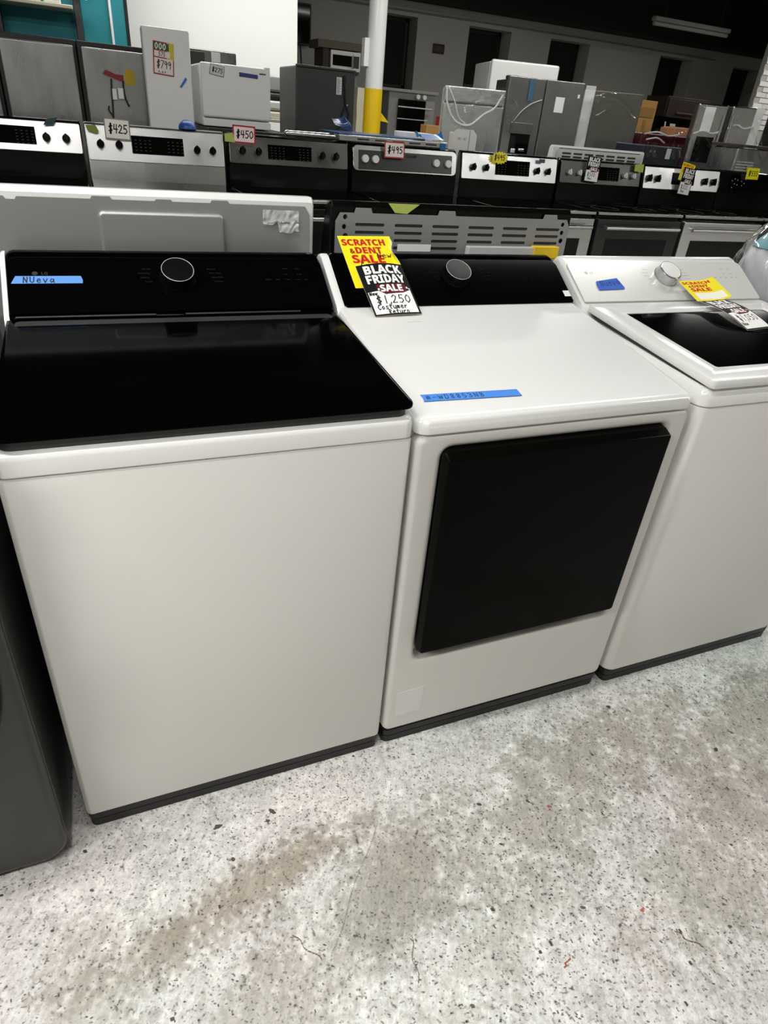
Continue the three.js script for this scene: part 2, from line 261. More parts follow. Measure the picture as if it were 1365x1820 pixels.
  for (const t of [col, bt]) { t.wrapS = t.wrapT = THREE.MirroredRepeatWrapping; t.magFilter = THREE.LinearFilter; t.minFilter = THREE.LinearMipmapLinearFilter; t.generateMipmaps = true; t.needsUpdate = true; }
  col.colorSpace = THREE.SRGBColorSpace;
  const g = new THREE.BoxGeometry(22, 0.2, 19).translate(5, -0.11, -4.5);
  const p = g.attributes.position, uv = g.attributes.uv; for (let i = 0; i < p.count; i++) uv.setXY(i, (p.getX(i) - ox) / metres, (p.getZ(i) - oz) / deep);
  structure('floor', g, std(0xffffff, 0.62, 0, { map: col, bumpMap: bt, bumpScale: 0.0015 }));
  structure('ceiling', new THREE.BoxGeometry(22, 0.2, 19).translate(5, 4.0, -4.5), M.ceiling);
  // far wall with its row of dark recessed windows
  const wins = [[4.69, 5.39], [6.48, 7.18], [8.13, 8.86], [10.66, 11.37], [12.57, 13.2]];
  const wall = plate([[-6, 0], [16, 0], [16, 3.9], [-6, 3.9]], 0.34, 0, wins.map(([a, b]) => [[a, 0.85], [b, 0.85], [b + 0.13, 0.85], [b + 0.13, 2.77], [b, 2.77], [a, 2.77]]));
  structure('wall_back', wall.translate(0, 0, -11.34), std(lin(0.42, 0.41, 0.37), 0.9, 0, { bumpMap: smudge, bumpScale: 0.01 }));
  wins.forEach(([a, b], i) => {
    const w = new THREE.Group(); w.name = 'window_' + (i + 1); w.userData.kind = 'structure'; scene.add(w);
    part('pane', box(a - 0.05, 0.8, -11.42, b + 0.2, 2.85, -11.36, 0.002), M.blackGlass, w);
    part('frame', [box(a, 0.85, -11.34, a + 0.05, 2.77, -11.28), box(b + 0.04, 0.85, -11.34, b + 0.09, 2.77, -11.28), box(a, 2.71, -11.34, b + 0.09, 2.77, -11.28), box(a, 1.8, -11.34, b + 0.09, 1.84, -11.28)], M.blackPlastic, w);
    part('blind', box(a + 0.05, 0.85, -11.3, b + 0.04, 2.75, -11.285, 0.002), M.ceiling, w);
  });
  structure('trim_1', box(2, 2.96, -11.0, 16, 3.9, -10.55, 0.01), M.ceiling);                 // dark beam under the roof
  structure('trim_2', tube([[4.0, 2.83, -10.97], [8, 2.84, -10.97], [12, 2.82, -10.97]], 0.012, 6), std(lin(0.2, 0.19, 0.17), 0.8));  // conduit
  structure('wall_left', new THREE.BoxGeometry(0.2, 4, 19).translate(-6.0, 2, -4.5), M.concreteWall);
  structure('wall_right', new THREE.BoxGeometry(0.2, 4, 19).translate(16.0, 2, -4.5), M.concreteWall);
  structure('wall_front', new THREE.BoxGeometry(22, 4, 0.2).translate(5, 2, 5.0), M.concreteWall);
  structure('wall_partition', box(0.50, 0, -5.62, 1.98, 2.42, -5.5, 0.004), M.partition);
  // white painted brick pier at the right
  const pier = structure('wall_pier', box(10.66, 0, -8.60, 12.6, 3.6, -8.512, 0.004), std(lin(0.4, 0.4, 0.37), 0.9));
  const bm = [0.66, 0.7, 0.74].map((v) => std(lin(v, v, v * 0.94), 0.75)); const bg = [0, 1, 2].map(() => box(0, 0, 0, 0.215, 0.066, 0.02, 0.006));
  let count = 0;
  for (let row = 22; row < 44 && count < 150; row++) for (let k = 0; k < 6; k++) {
    const x = 10.66 + k * 0.225 + (row % 2 ? 0.112 : 0) - (row % 2 && k === 0 ? 0 : 0), m = part(count ? 'brick_' + String(count).padStart(3, '0') : 'brick', bg[count % 3], bm[Math.floor(rnd() * 3)], pier); m.position.set(x, row * 0.076, -8.516 + rnd() * 0.004); count++;
  }
}
// steel column, painted white with a yellow foot
{
  const t = thing('steel_column', 'round steel column painted white above and yellow at the bottom', 'column', [2.885, 0, -6.0]);
  part('shaft', cyl(0.086, 0.086, 2.35).translate(0, 2.765, 0), M.enamel, t, 'white upper shaft'); part('painted_foot', cyl(0.088, 0.088, 1.59).translate(0, 0.795, 0), M.yellowPaint, t, 'yellow painted foot');
  part('switch_box', box(-0.13, 1.76, -0.04, -0.08, 1.98, 0.04), M.plastic, t); part('tape_flap', plate([[0, 0], [0.09, -0.01], [0.0, 0.07]], 0.003, 0).translate(0.085, 1.33, 0.02), M.yellowPaint, t);
}
// lit fluorescent fittings
LAMPS.forEach(([x, y, z, len, strength, label]) => {
  const t = thing('strip_light', label, 'lamp', [x, y, z]);
  part('housing', box(-len / 2, 0.0, -0.08, len / 2, 0.06, 0.08, 0.01), M.lampHousing, t); part('diffuser', box(-len / 2 + 0.02, -0.035, -0.07, len / 2 - 0.02, 0.0, 0.07, 0.015), M.lampTube, t, 'glowing white diffuser');
  const l = new THREE.RectAreaLight(0xfefcf8, strength, len, 0.14); l.position.set(x, y - 0.045, z); l.rotation.x = -Math.PI / 2; scene.add(l);
});
{
  const t = thing('strip_light', 'unlit fluorescent strip light hanging under the dark roof', 'lamp', [9.75, 2.98, -9.4]);
  part('housing', box(-0.82, 0.03, -0.05, 0.82, 0.09, 0.05, 0.01), std(lin(0.3, 0.3, 0.28), 0.6), t); part('tube', cyl(0.03, 0.03, 1.6, 12).rotateZ(Math.PI / 2), M.deadTube, t);
  for (const x of [-0.6, 0.6]) part('rod', cyl(0.006, 0.006, 0.85, 6).translate(x, 0.5, 0), M.blackPlastic, t);
}

// ------------------------------------------------------------------ laundry machines (local x from 0 to W, front at z = 0)
const FLOOR = -0.010;                                                // the slab lies a centimetre under the plinth line
const W = 0.686, HB = 0.034, HS = 0.865;
const N = V(0, 0.838, 0.545), E = V(0, 0.545, -0.838), FACE0 = V(0, 0.977, -0.480);      // console face: normal, up-slope, lower edge
const faceMatrix = (x, v, off = 0) => basis(FACE0.clone().addScaledVector(E, v).addScaledVector(N, off).add(V(x, 0, 0)), V(1, 0, 0), E);
const deck = (z) => 0.906 + Math.min(1, Math.max(0, -z / 0.478)) * 0.052;
function basePart(t) { part('base', column(0, W, -0.67, 0, 0.02, [[FLOOR, 0.004], [0.011, 0.004], [0.0125, 0.010], [0.0145, 0.010], [0.016, 0.002], [HB, 0.002]]), M.blackPlastic, t, 'black plastic base'); }
function cabinet(t, r = 0.016) { return part('cabinet', column(0, W, -0.68, 0, [r, r, 0.01, 0.01], [[HB, 0.004], [HB + 0.003, 0.0005], [HB + 0.008, 0], [HS - 0.004, 0], [HS - 0.001, 0.0012], [HS, 0.003]]), M.paint, t); }
function consoleBody(t, mat, x0 = 0, x1 = W) {
  const prof = [[0.93, -0.470], [0.962, -0.472], [0.972, -0.476], [0.977, -0.484], [1.062, -0.614], [1.069, -0.626], [1.072, -0.638], [1.068, -0.652], [1.056, -0.664], [1.0, -0.672], [0.93, -0.674]];
  const c = prof.reduce((s, p) => [s[0] + p[0] / prof.length, s[1] + p[1] / prof.length], [0, 0]);
  const ring = (x, ins) => prof.map(([y, z]) => { const dy = c[0] - y, dz = c[1] - z, l = Math.hypot(dy, dz); return V(x, y + dy / l * ins, z + dz / l * ins); });
  return part('console', loft([ring(x0, 0.016), ring(x0 + 0.003, 0.008), ring(x0 + 0.008, 0.0028), ring(x0 + 0.016, 0), ring(x1 - 0.016, 0), ring(x1 - 0.008, 0.0028), ring(x1 - 0.003, 0.008), ring(x1, 0.016)], 0.7), mat, t);
}
function endCap(t, x0, x1) {
  const prof = [[0.925, -0.462], [0.955, -0.466], [0.968, -0.474], [0.979, -0.486], [1.058, -0.607], [1.067, -0.622], [1.070, -0.638], [1.066, -0.654], [1.054, -0.666], [1.0, -0.674], [0.925, -0.676]];
  const ring = (x, k) => prof.map(([y, z]) => V(x, 1.0 + (y - 1.0) * k, -0.57 + (z + 0.57) * k));
  part('end_cap', loft([ring(x0, 0.95), ring(x0 + 0.003, 0.99), ring(x0 + 0.006, 1), ring(x1, 1)], 0.7), M.enamel, t, 'white end cap of the console');
}
function legend(c, w, h, ppm, ink, logo) {
  // h measured from the top: faint printed cycle names around the dial, with a maker's mark at the left
  c.fillStyle = ink; c.font = `${Math.round(0.0052 * ppm)}px sans-serif`;
  const row = (t, x, y) => c.fillText(t, x * ppm, h - y * ppm);
  [['Normal', .262, .116], ['Heavy Duty', .252, .104], ['Bedding', .256, .092], ['Towels', .264, .080], ['Delicates', .40, .116], ['Perm. Press', .403, .104], ['Speed Wash', .406, .092], ['Tub Clean', .41, .080]].forEach((r) => row(...r));
  [['Temp.', .575, .118], ['Spin', .605, .118], ['Soil', .576, .100], ['Rinse', .606, .100], ['Signal', .528, .084], ['Add', .553, .084], ['Time', .575, .084], ['Start', .60, .084], ['Stop', .62, .084]].forEach((r) => row(...r));
  if (logo) { c.beginPath(); c.arc(0.052 * ppm, h - 0.106 * ppm, 0.0055 * ppm, 0, 7); c.fill(); c.font = `bold ${Math.round(0.011 * ppm)}px sans-serif`; row('LG', .063, .102); }
}
function facePlate(t, mat, bg, ink, x0, x1, logo) {
  const w = x1 - x0, h = 0.152, ppm = 2400;
  const m = mat.clone(); m.color.set(0xffffff); m.map = printed(w, h, ppm, (c, cw, ch) => { c.fillStyle = bg; c.fillRect(0, 0, cw, ch); legend(c, cw, ch, ppm, ink, logo); });
  const g = plate(rrect(0, 0, w, h, [0.006, 0.006, 0.022, 0.022], 0, 8), 0.004, 0.0012); g.applyMatrix4(faceMatrix(x0, 0.002, 0.0002)); return part('control_panel', g, m, t);
}
function dial(t, body, rimMat, x = W / 2) {
  const prof = [[0.0, 0], [0.0385, 0], [0.0385, 0.003], [0.036, 0.005], [0.0345, 0.024], [0.0335, 0.0265], [0.031, 0.0275], [0, 0.0272]].map(([r, y]) => new THREE.Vector2(r, y));
  const k = part('dial', new THREE.LatheGeometry(prof, 48).rotateX(Math.PI / 2), body, t); k.applyMatrix4(faceMatrix(x, 0.092, 0.004));
  const ring = part('dial_rim', new THREE.TorusGeometry(0.0336, 0.0006, 8, 48).translate(0, 0, 0.0268), rimMat, k, 'thin bright rim'); return ring;
}

// washer with the black glass lid
const washerBlack = thing('top_load_washer', 'white top load washer with black glass lid and black control panel, at the left', 'washer');
{
  const t = washerBlack; basePart(t); cabinet(t);
  part('top_cover', column(0, W, -0.68, 0, [0.018, 0.018, 0.01, 0.01], [[HS + 0.002, 0.0015], [HS + 0.004, 0], [(z) => deck(z) - 0.012, 0.0005], [(z) => deck(z) - 0.004, 0.003], [(z) => deck(z) - 0.001, 0.007], [deck, 0.012]]), M.enamel, t, 'white rim around the lid opening');
  part('lid_seal', column(0.010, W - 0.010, -0.47, -0.011, 0.02, [[(z) => deck(z) - 0.004, 0], [(z) => deck(z) + 0.012, 0.001], [(z) => deck(z) + 0.016, 0.010]]), M.charcoal, t, 'charcoal seal under the lid');
  const slab = (z) => 0.9225 + Math.max(0, -z / 0.478) * 0.0405;
  part('lid', column(0.003, W - 0.001, -0.472, -0.002, [0.02, 0.02, 0.004, 0.004], [[(z) => slab(z), 0.003], [(z) => slab(z) + 0.002, 0.0005], [(z) => slab(z) + 0.007, 0], [(z) => slab(z) + 0.0092, 0.0012], [(z) => slab(z) + 0.010, 0.0035]]), M.lidGlass, t, 'black glass lid');
  consoleBody(t, M.lidGlass, 0.008, W); endCap(t, -0.001, 0.0085); facePlate(t, M.lidGlass, '#040404', '#3a3a3a', 0.010, W - 0.004, true);
  dial(t, M.dialBlack, M.paleSteel);
  part('hinge_glint', [box(0.02, 0.9745, -0.477, 0.285, 0.9775, -0.470, 0.0012), box(0.345, 0.9745, -0.477, 0.60, 0.9775, -0.470, 0.0012)], M.greyEnamel, t);  // grey strips painting the highlight along the hinge gap
  part('seam_glint', box(0.02, 0.9815, -0.486, W - 0.03, 0.983, -0.484, 0.0005), M.greyEnamel, t);  // thin grey strip drawn as the highlight line under the console
}
// dryer
const dryer = thing('clothes_dryer', 'white front door dryer with black rectangular door, between the two washers', 'dryer', [0.6945, 0, -0.003]);
{
  const t = dryer; basePart(t);
  part('cabinet', column(0, W, -0.68, -0.03, [0.01, 0.01, 0.01, 0.01], [[HB, 0.002], [HB + 0.004, 0], [HS - 0.002, 0], [HS, 0.002]]), M.paint, t);
  const hole = rrect(0.052, 0.262, 0.640, 0.842, 0.02, 0, 8);
  const fr = new THREE.ExtrudeGeometry((() => { const s = shapeOf(rrect(0.014, HB + 0.014, W - 0.014, HS - 0.014, 0.008)); s.holes.push(pathOf(rrect(0.062, 0.276, 0.630, 0.832, 0.02, -0.016, 8).reverse())); return s; })(), { depth: 0.018, bevelEnabled: true, bevelThickness: 0.014, bevelSize: 0.014, bevelOffset: 0, bevelSegments: 6, curveSegments: 8 });
  part('front_frame', fr.translate(0, 0, -0.032), M.paint, t, 'white front panel with flared recess around the door');
  const ring = (z, x0, y0, x1, y1, r, ins = 0) => rrect(x0, y0, x1, y1, r, ins).map(([a, b]) => V(a, b, z));
  part('door', loft([ring(-0.034, 0.068, 0.298, 0.622, 0.838, 0.012), ring(0.010, 0.055, 0.312, 0.619, 0.832, 0.010), ring(0.028, 0.058, 0.320, 0.616, 0.823, 0.006), ring(0.0295, 0.0595, 0.3215, 0.6145, 0.8215, 0.006), ring(0.030, 0.062, 0.324, 0.612, 0.819, 0.006)], 0.25), M.doorBlack, t, 'flat black door');
  const top = (z) => 0.898 + Math.max(0, -z) * 0.165;
  part('top_panel', column(-0.001, W + 0.001, -0.68, 0.002, [0.026, 0.026, 0.01, 0.01], [[HS + 0.002, 0.003], [HS + 0.0045, 0.0005], [(z) => top(z) - 0.016, 0], [(z) => top(z) - 0.008, 0.0015], [(z) => top(z) - 0.003, 0.005], [(z) => top(z) - 0.0006, 0.010], [top, 0.018]]), M.enamel, t, 'glossy white top');
  consoleBody(t, M.lidGlass, 0.018, W); endCap(t, -0.001, 0.0185); facePlate(t, M.lidGlass, '#040404', '#202020', 0.021, W - 0.006, false); dial(t, M.dialBlack, M.paleSteel);
  part('vent_mark', box(0.145, top(-0.40), -0.402, 0.180, top(-0.40) + 0.001, -0.398, 0.0004), M.plastic, t);
  // small scratches and a torn sticker on the front
  const st = part('sticker', plate([[0, 0], [0.07, 0.004], [0.072, 0.088], [-0.002, 0.084]], 0.0006, 0).translate(0.028, 0.085, 0.0002), phy(lin(0.74, 0.725, 0.70), 0.25), t, 'peeling clear sticker');
}
// washer with the white lid
const washerWhite = thing('top_load_washer', 'white top load washer with white framed glass lid and chrome dial, at the right', 'washer', [1.4022, 0, 0.003]);
{
  const t = washerWhite; basePart(t); cabinet(t, 0.03);
  part('top_cover', column(0, W, -0.68, 0, [0.03, 0.03, 0.01, 0.01], [[HS + 0.002, 0.0015], [HS + 0.004, 0], [(z) => deck(z) - 0.016, 0.0005], [(z) => deck(z) - 0.007, 0.004], [(z) => deck(z) - 0.002, 0.010], [deck, 0.018]]), M.enamel, t);
  part('lid_seal', column(0.016, W - 0.016, -0.47, -0.016, 0.02, [[(z) => deck(z) - 0.004, 0], [(z) => deck(z) + 0.008, 0]]), M.charcoal, t);
  const slab = (z) => 0.9135 + Math.max(0, -z / 0.478) * 0.049;
  const outer = rrect(0.010, 0.0, W - 0.010, 0.474, 0.014), inner = rrect(0.083, 0.067, W - 0.083, 0.398, 0.006);
  const bend = (g) => { const p = g.attributes.position; for (let i = 0; i < p.count; i++) { const a = p.getX(i), b = p.getY(i), c = p.getZ(i); p.setXYZ(i, a, slab(-b) + c, -b); } g.computeVertexNormals(); return toCreasedNormals(g, 0.5); };
  const lid = part('lid', bend(plate(outer, 0.017, 0.003, [inner.slice().reverse()])), M.enamel, t, 'white lid frame');
  part('lid_glass', bend(plate(inner, 0.0145, 0)), M.lidGlass, lid, 'black glass lid window');
  consoleBody(t, M.enamel); facePlate(t, M.enamel, '#d6d7d4', '#7d7f7d', 0.006, W - 0.006, true); dial(t, std(lin(0.62, 0.62, 0.61), 0.25, 0.75), M.charcoal);
  part('dial_cap', cyl(0.031, 0.031, 0.001, 40).rotateX(Math.PI / 2), M.enamel, t, 'white dial face').applyMatrix4(faceMatrix(W / 2, 0.092, 0.0318));
}
// front loaders at both ends of the row
function frontLoader(name, label, x, z, paintMat, h) {
  const t = thing(name, label, 'washer', [x, 0, z]);
  part('cabinet', column(0, W, -0.72, -0.022, 0.012, [[0.02, 0], [h - 0.006, 0], [h, 0.006]]), paintMat, t);
  part('front_panel', new THREE.ExtrudeGeometry(shapeOf(rrect(0, 0.024, W, h - 0.022, 0.05, 0, 10)), { depth: 0.004, bevelEnabled: true, bevelThickness: 0.014, bevelSize: 0.014, bevelOffset: -0.014, bevelSegments: 5 }).translate(0, 0, -0.018), paintMat, t);
  part('plinth', box(0.02, 0.0, -0.70, W - 0.02, 0.03, -0.03, 0.004), M.rubber, t);
  const d = part('door', new THREE.TorusGeometry(0.285, 0.035, 16, 64).translate(W / 2, 0.55, 0.008), M.blackGloss, t, 'round black door ring');
  part('door_glass', new THREE.SphereGeometry(0.285, 32, 12, 0, Math.PI * 2, 0, Math.PI / 2).scale(1, 0.2, 1).rotateX(Math.PI / 2).translate(W / 2, 0.55, 0), M.blackGlass, d);
  part('control_panel', box(0.01, h - 0.135, -0.004, W - 0.01, h - 0.04, 0.008, 0.004), M.blackGlass, t); part('dial', cyl(0.035, 0.033, 0.03, 32).rotateX(Math.PI / 2).translate(W / 2, h - 0.088, 0.018), M.chrome, t);
  for (const fx of [0.06, W - 0.06]) for (const fz of [-0.66, -0.06]) part('foot', cyl(0.022, 0.02, 0.022, 16).translate(fx, 0.011, fz), M.rubber, t);
  return t;
}
frontLoader('front_load_washer', 'dark grey front load washer, cut off at the left edge', -0.034 - W, 0.066, M.loaderGrey, 0.98);
frontLoader('front_load_washer', 'low grey front load washer beyond the right white washer', 2.42, -0.60, M.greyEnamel, 0.77);

// wrapped bundle on the machine at the right edge
{
  const g = new THREE.SphereGeometry(0.5, 40, 28), p = g.attributes.position;
  for (let i = 0; i < p.count; i++) { const x = p.getX(i), y = p.getY(i), z = p.getZ(i), k = 1 + 0.10 * (fbm(x * 6 + 20, y * 6 + z * 5, 3) - 0.5) + 0.03 * Math.sin(14 * Math.atan2(z, x) + 4 * y); p.setXYZ(i, x * 0.35 * k, Math.max(-0.42, y) * 0.41 * k, z * 0.34 * k); }
  g.computeVertexNormals();
  const t = thing('plastic_bag', 'crumpled clear plastic bag with white and turquoise contents at the right edge', 'bag', [2.745, 0.77 + 0.185, -0.95]);
  part('contents', g.clone().scale(0.86, 0.86, 0.86).translate(0, -0.012, 0), std(lin(0.7, 0.71, 0.74), 0.6), t); part('turquoise_cap', new THREE.SphereGeometry(0.154, 32, 12, 0, 7, 0, 1.0).scale(1.0, 1.14, 0.95).translate(0, -0.004, 0), std(lin(0.2, 0.43, 0.48), 0.4), t, 'turquoise top');
  part('wrap', g, M.film, t, 'clear plastic wrap');
}

// ------------------------------------------------------------------ ranges (local: back plane at z = 0, front towards +z, x from -w/2 to w/2)
function slotted(w, h, cols, rows, x0, y0, dx, dy, sw, sh, extraHoles = [], tabs = []) {
  const out = []; for (let i = 0; i < cols; i++) for (let j = 0; j < rows; j++) out.push(rrect(x0 + i * dx, y0 + j * dy, x0 + i * dx + sw, y0 + j * dy + sh, sh * 0.48, 0, 3).reverse());
  extraHoles.forEach(([x, y, r]) => { const c = []; for (let k = 0; k < 14; k++) c.push([x + r * Math.cos(-k / 14 * 6.283), y + r * Math.sin(-k / 14 * 6.283)]); out.push(c); });
  const edge = [[0, 0], [w, 0], [w, h - 0.02], [w - 0.012, h]]; tabs.slice().sort((a, b) => b[0] - a[0]).forEach(([a, b, th]) => edge.push([b, h], [b - 0.004, h + th], [a + 0.004, h + th], [a, h])); edge.push([0.012, h], [0, h - 0.02]);
  return plate(edge, 0.0016, 0, out);
}
function range(label, x, zBack, o = {}) {
  const w = o.w || 0.755, top = o.top || 1.215, turn = o.turn || 0, t = thing(o.name || 'kitchen_range', label, 'stove', [x, 0, zBack], turn);
  const side = o.side || M.blackGloss, panelMat = o.panel || M.steel, bot = o.bottom || 1.06, dep = 0.60;
  part('body', [box(-w / 2, 0.03, 0.02, w / 2, 0.915, dep - 0.03, 0.006), box(-w / 2 + 0.03, 0, 0.06, w / 2 - 0.03, 0.04, dep - 0.09)], side, t);
  const ct = part('cooktop', box(-w / 2, 0.917, 0.015, w / 2, 0.94, dep, 0.006), o.cook || M.blackGlass, t, o.cook ? undefined : 'black glass cooktop');
  part('front_rail', box(-w / 2, 0.918, dep + 0.001, w / 2, 0.936, dep + 0.012, 0.004), o.rail || M.steel, ct);
  if (o.burners) for (const [bx, bz, r] of [[-0.18, 0.42, 0.1], [0.18, 0.42, 0.085], [-0.18, 0.2, 0.075], [0.18, 0.2, 0.095]]) part('burner', new THREE.TorusGeometry(r, 0.0008, 6, 40).rotateX(Math.PI / 2).translate(bx, 0.9402, bz), M.loaderGrey, ct);
  const guard = part('backguard', loft([[-w / 2, 0.006], [-w / 2 + 0.004, 0.001], [-w / 2 + 0.01, 0], [w / 2 - 0.01, 0], [w / 2 - 0.004, 0.001], [w / 2, 0.006]].map(([xx, i]) => { const r = o.round || 0.012; return [[0.94, 0.004 + i], [0.94, 0.088 - i], [bot - 0.01, 0.084 - i], [top - r, 0.055 - i], [top - r * 0.3 - i, 0.052 - r * 0.35 - i], [top - i, 0.045 - r - i * 0.5], [top - i, 0.014 + i], [top - 0.012 - i, 0.004 + i]].map(([y, z]) => V(xx, y, z)); }), 0.5), o.guard || side, t);
  // sloping control panel
  const dir = V(0, top - bot - 0.012, -(0.083 - 0.056)).normalize(), len = (top - bot) * 1.0 - 0.012, nrm = V(0, -dir.z, dir.y), org = V(-w / 2 + 0.006, bot, 0.0825).addScaledVector(nrm, 0.001);
  const mtx = basis(org, V(1, 0, 0), dir);
  const cp = part('control_panel', plate(rrect(0, 0, w - 0.012, len, o.corner || 0.008), 0.006, 0.002), panelMat, t); cp.applyMatrix4(mtx);
  if (o.inset) part('panel_inset', plate(rrect(0.035, 0.008, w - 0.047, len - 0.026, 0.006), 0.003, 0.0006).translate(0, 0, 0.0058), o.inset, cp);
  if (o.display) { const [a, b, c, d, mat] = o.display, W0 = w - 0.012, g = plate(rrect(a * W0, b * len, c * W0, d * len, 0.003), 0.003, 0.0006).translate(0, 0, 0.0058); if (o.printing) { const tx = printed(W0, len, 900, o.printing); const mm = M.blackGlass.clone(); mm.color.set(0xffffff); mm.map = tx; part('display', g, mm, cp); } else part('display', g, mat || M.blackGlass, cp); }
  for (const f of o.knobs || []) {
    const kr = o.knobR || 0.021, base = cyl(kr, kr * 0.92, 0.02, 28).rotateX(Math.PI / 2).translate(0, 0, 0.011), grip = o.grip === false ? null : box(-kr * 0.28, -kr * 1.08, 0.018, kr * 0.28, kr * 1.02, 0.034, 0.003);
    const k = part('knob', grip ? [base, grip] : [base], o.knobMat || M.blackGloss, cp); k.position.set(f * (w - 0.012), len * (o.knobY || 0.47), 0.006);
  }
  if (o.plain !== true) {
    const d = part('oven_door', box(-w / 2 + 0.004, 0.24, dep - 0.028, w / 2 - 0.004, 0.895, dep + 0.018, 0.008), o.door || M.blackGloss, t);
    part('window', box(-w / 2 + 0.1, 0.40, dep + 0.0165, w / 2 - 0.1, 0.77, dep + 0.0195, 0.001), M.blackGlass, d); 
    part('handle', [cyl(0.013, 0.013, w - 0.1, 16).rotateZ(Math.PI / 2).translate(0, 0.845, dep + 0.058), box(-w / 2 + 0.06, 0.835, dep + 0.016, -w / 2 + 0.08, 0.855, dep + 0.06), box(w / 2 - 0.08, 0.835, dep + 0.016, w / 2 - 0.06, 0.855, dep + 0.06)], o.handle || M.steel, d);
    part('drawer', box(-w / 2 + 0.004, 0.06, dep - 0.028, w / 2 - 0.004, 0.232, dep + 0.014, 0.006), o.door || M.blackGloss, t);
  }
  return { t, cp, len, w, guard };
}
const marks = (c, w, h) => { c.fillStyle = '#040404'; c.fillRect(0, 0, w, h); c.fillStyle = '#5a5a58'; for (let i = 0; i < 60; i++) { const col = i % 12, r = Math.floor(i / 12); if (col > 4 && col < 8) continue; c.fillRect(w * (0.30 + col * 0.034), h * (0.34 + r * 0.1), w * 0.014, h * 0.02); } };
const DZ = -3.49, B4 = [0.12, 0.24, 0.76, 0.88];
const r1 = range('steel fronted range with black knobs, cut off at the left edge of the back row', -0.185, DZ, { panel: M.lightenedSteel, display: [0.30, 0.22, 0.70, 0.8], knobs: [0.77, 0.90], printing: marks });
const r2 = range('stainless range under the white four hundred twenty five price card', 0.587, DZ, { panel: M.lightenedSteel, side: M.steel, bottom: 1.035, display: [0.31, 0.25, 0.69, 0.78], knobs: [0.09, 0.22, 0.79, 0.91], printing: marks, door: M.steel });
const r3 = range('stainless range, panel darkened for its reflection, under the red edged four hundred fifty price card', 1.364, DZ, { panel: M.darkSteel, display: [0.31, 0.22, 0.68, 0.76], knobs: [0.10, 0.23, 0.77, 0.89], printing: marks });  // panel colour darkened to carry a dark reflection
const r4 = range('silver edged range with white knobs and a grey control panel', 2.145, DZ, { panel: M.steel, inset: M.greyEnamel, round: 0.03, corner: 0.03, knobs: [0.105, 0.20, 0.79, 0.91], knobMat: M.plastic, knobR: 0.024, grip: false, display: [0.46, 0.62, 0.60, 0.75, M.navy] });
const r5 = range('black range with steel control panel coloured pale for its reflection and yellow star tag', 2.95, DZ, { w: 0.79, panel: M.lightenedSteel, display: [0.34, 0.22, 0.70, 0.82], knobs: [0.11, 0.24, 0.78, 0.90], printing: marks, door: M.steel, bottom: 1.05 });
const r6 = range('black stainless range with silver knobs and a black friday card', 3.745, DZ, { panel: std(lin(0.09, 0.09, 0.088), 0.5, 1, { roughnessMap: smudge }), display: [0.40, 0.2, 0.72, 0.82], knobs: [0.1, 0.22, 0.79, 0.90], knobMat: M.paleSteel, knobR: 0.018, printing: marks, door: M.loaderGrey, burners: true, handle: M.lightenedSteel });
const r7 = range('steel range coloured pale for its reflection, with black knobs and a tall black friday card', 4.545, DZ, { w: 0.79, panel: M.lightenedSteel, display: [0.36, 0.25, 0.66, 0.8], knobs: [0.06, 0.17, 0.80, 0.92], knobR: 0.024, door: M.lightenedSteel, handle: M.lightenedSteel, burners: true, bottom: 1.055 });
const r8 = range('all black range with white dot controls and a yellow price note', 5.34, DZ, { w: 0.78, panel: M.blackGloss, display: [0.12, 0.1, 0.9, 0.9], round: 0.03, printing: (c, w, h) => { c.fillStyle = '#050505'; c.fillRect(0, 0, w, h); c.fillStyle = '#d8d8d4'; for (const [x, y] of [[.16, .4], [.2, .3], [.2, .55], [.24, .35], [.24, .6], [.3, .4], [.31, .62], [.34, .5], [.17, .75], [.36, .3]]) { c.beginPath(); c.arc(w * x, h * y, 3.6, 0, 7); c.fill(); } } });
// ranges standing back to back with the washers
{
  const t = range('white range turned away, its grey steel back panel behind the left washer', 0.322, -0.722, { w: 0.764, turn: Math.PI, top: 1.185, side: M.enamel, guard: M.enamel, panel: M.enamel, knobs: B4, cook: M.enamel, door: M.enamel, handle: M.plastic }).t;
  const sheet = part('back_sheet', slotted(0.738, 1.165 - 0.06, 0, 0, 0, 0, 0, 0, 0, 0, [[0.025, 1.090, 0.004]], [[0.065, 0.09, -0.006], [0.235, 0.28, 0.006], [0.37, 0.41, 0.004], [0.495, 0.54, 0.006]]).rotateY(Math.PI).translate(0.369, 0.06, -0.002), M.galvanised, t, 'galvanised back sheet');
  part('raised_panel', new THREE.ExtrudeGeometry(shapeOf(rrect(-0.139, 0.62, 0.139, 1.142, 0.012)), { depth: 0.004, bevelEnabled: true, bevelThickness: 0.007, bevelSize: 0.007, bevelOffset: -0.007, bevelSegments: 5 }).rotateY(Math.PI).translate(-0.016, 0, -0.0035), M.galvanised, sheet);
}
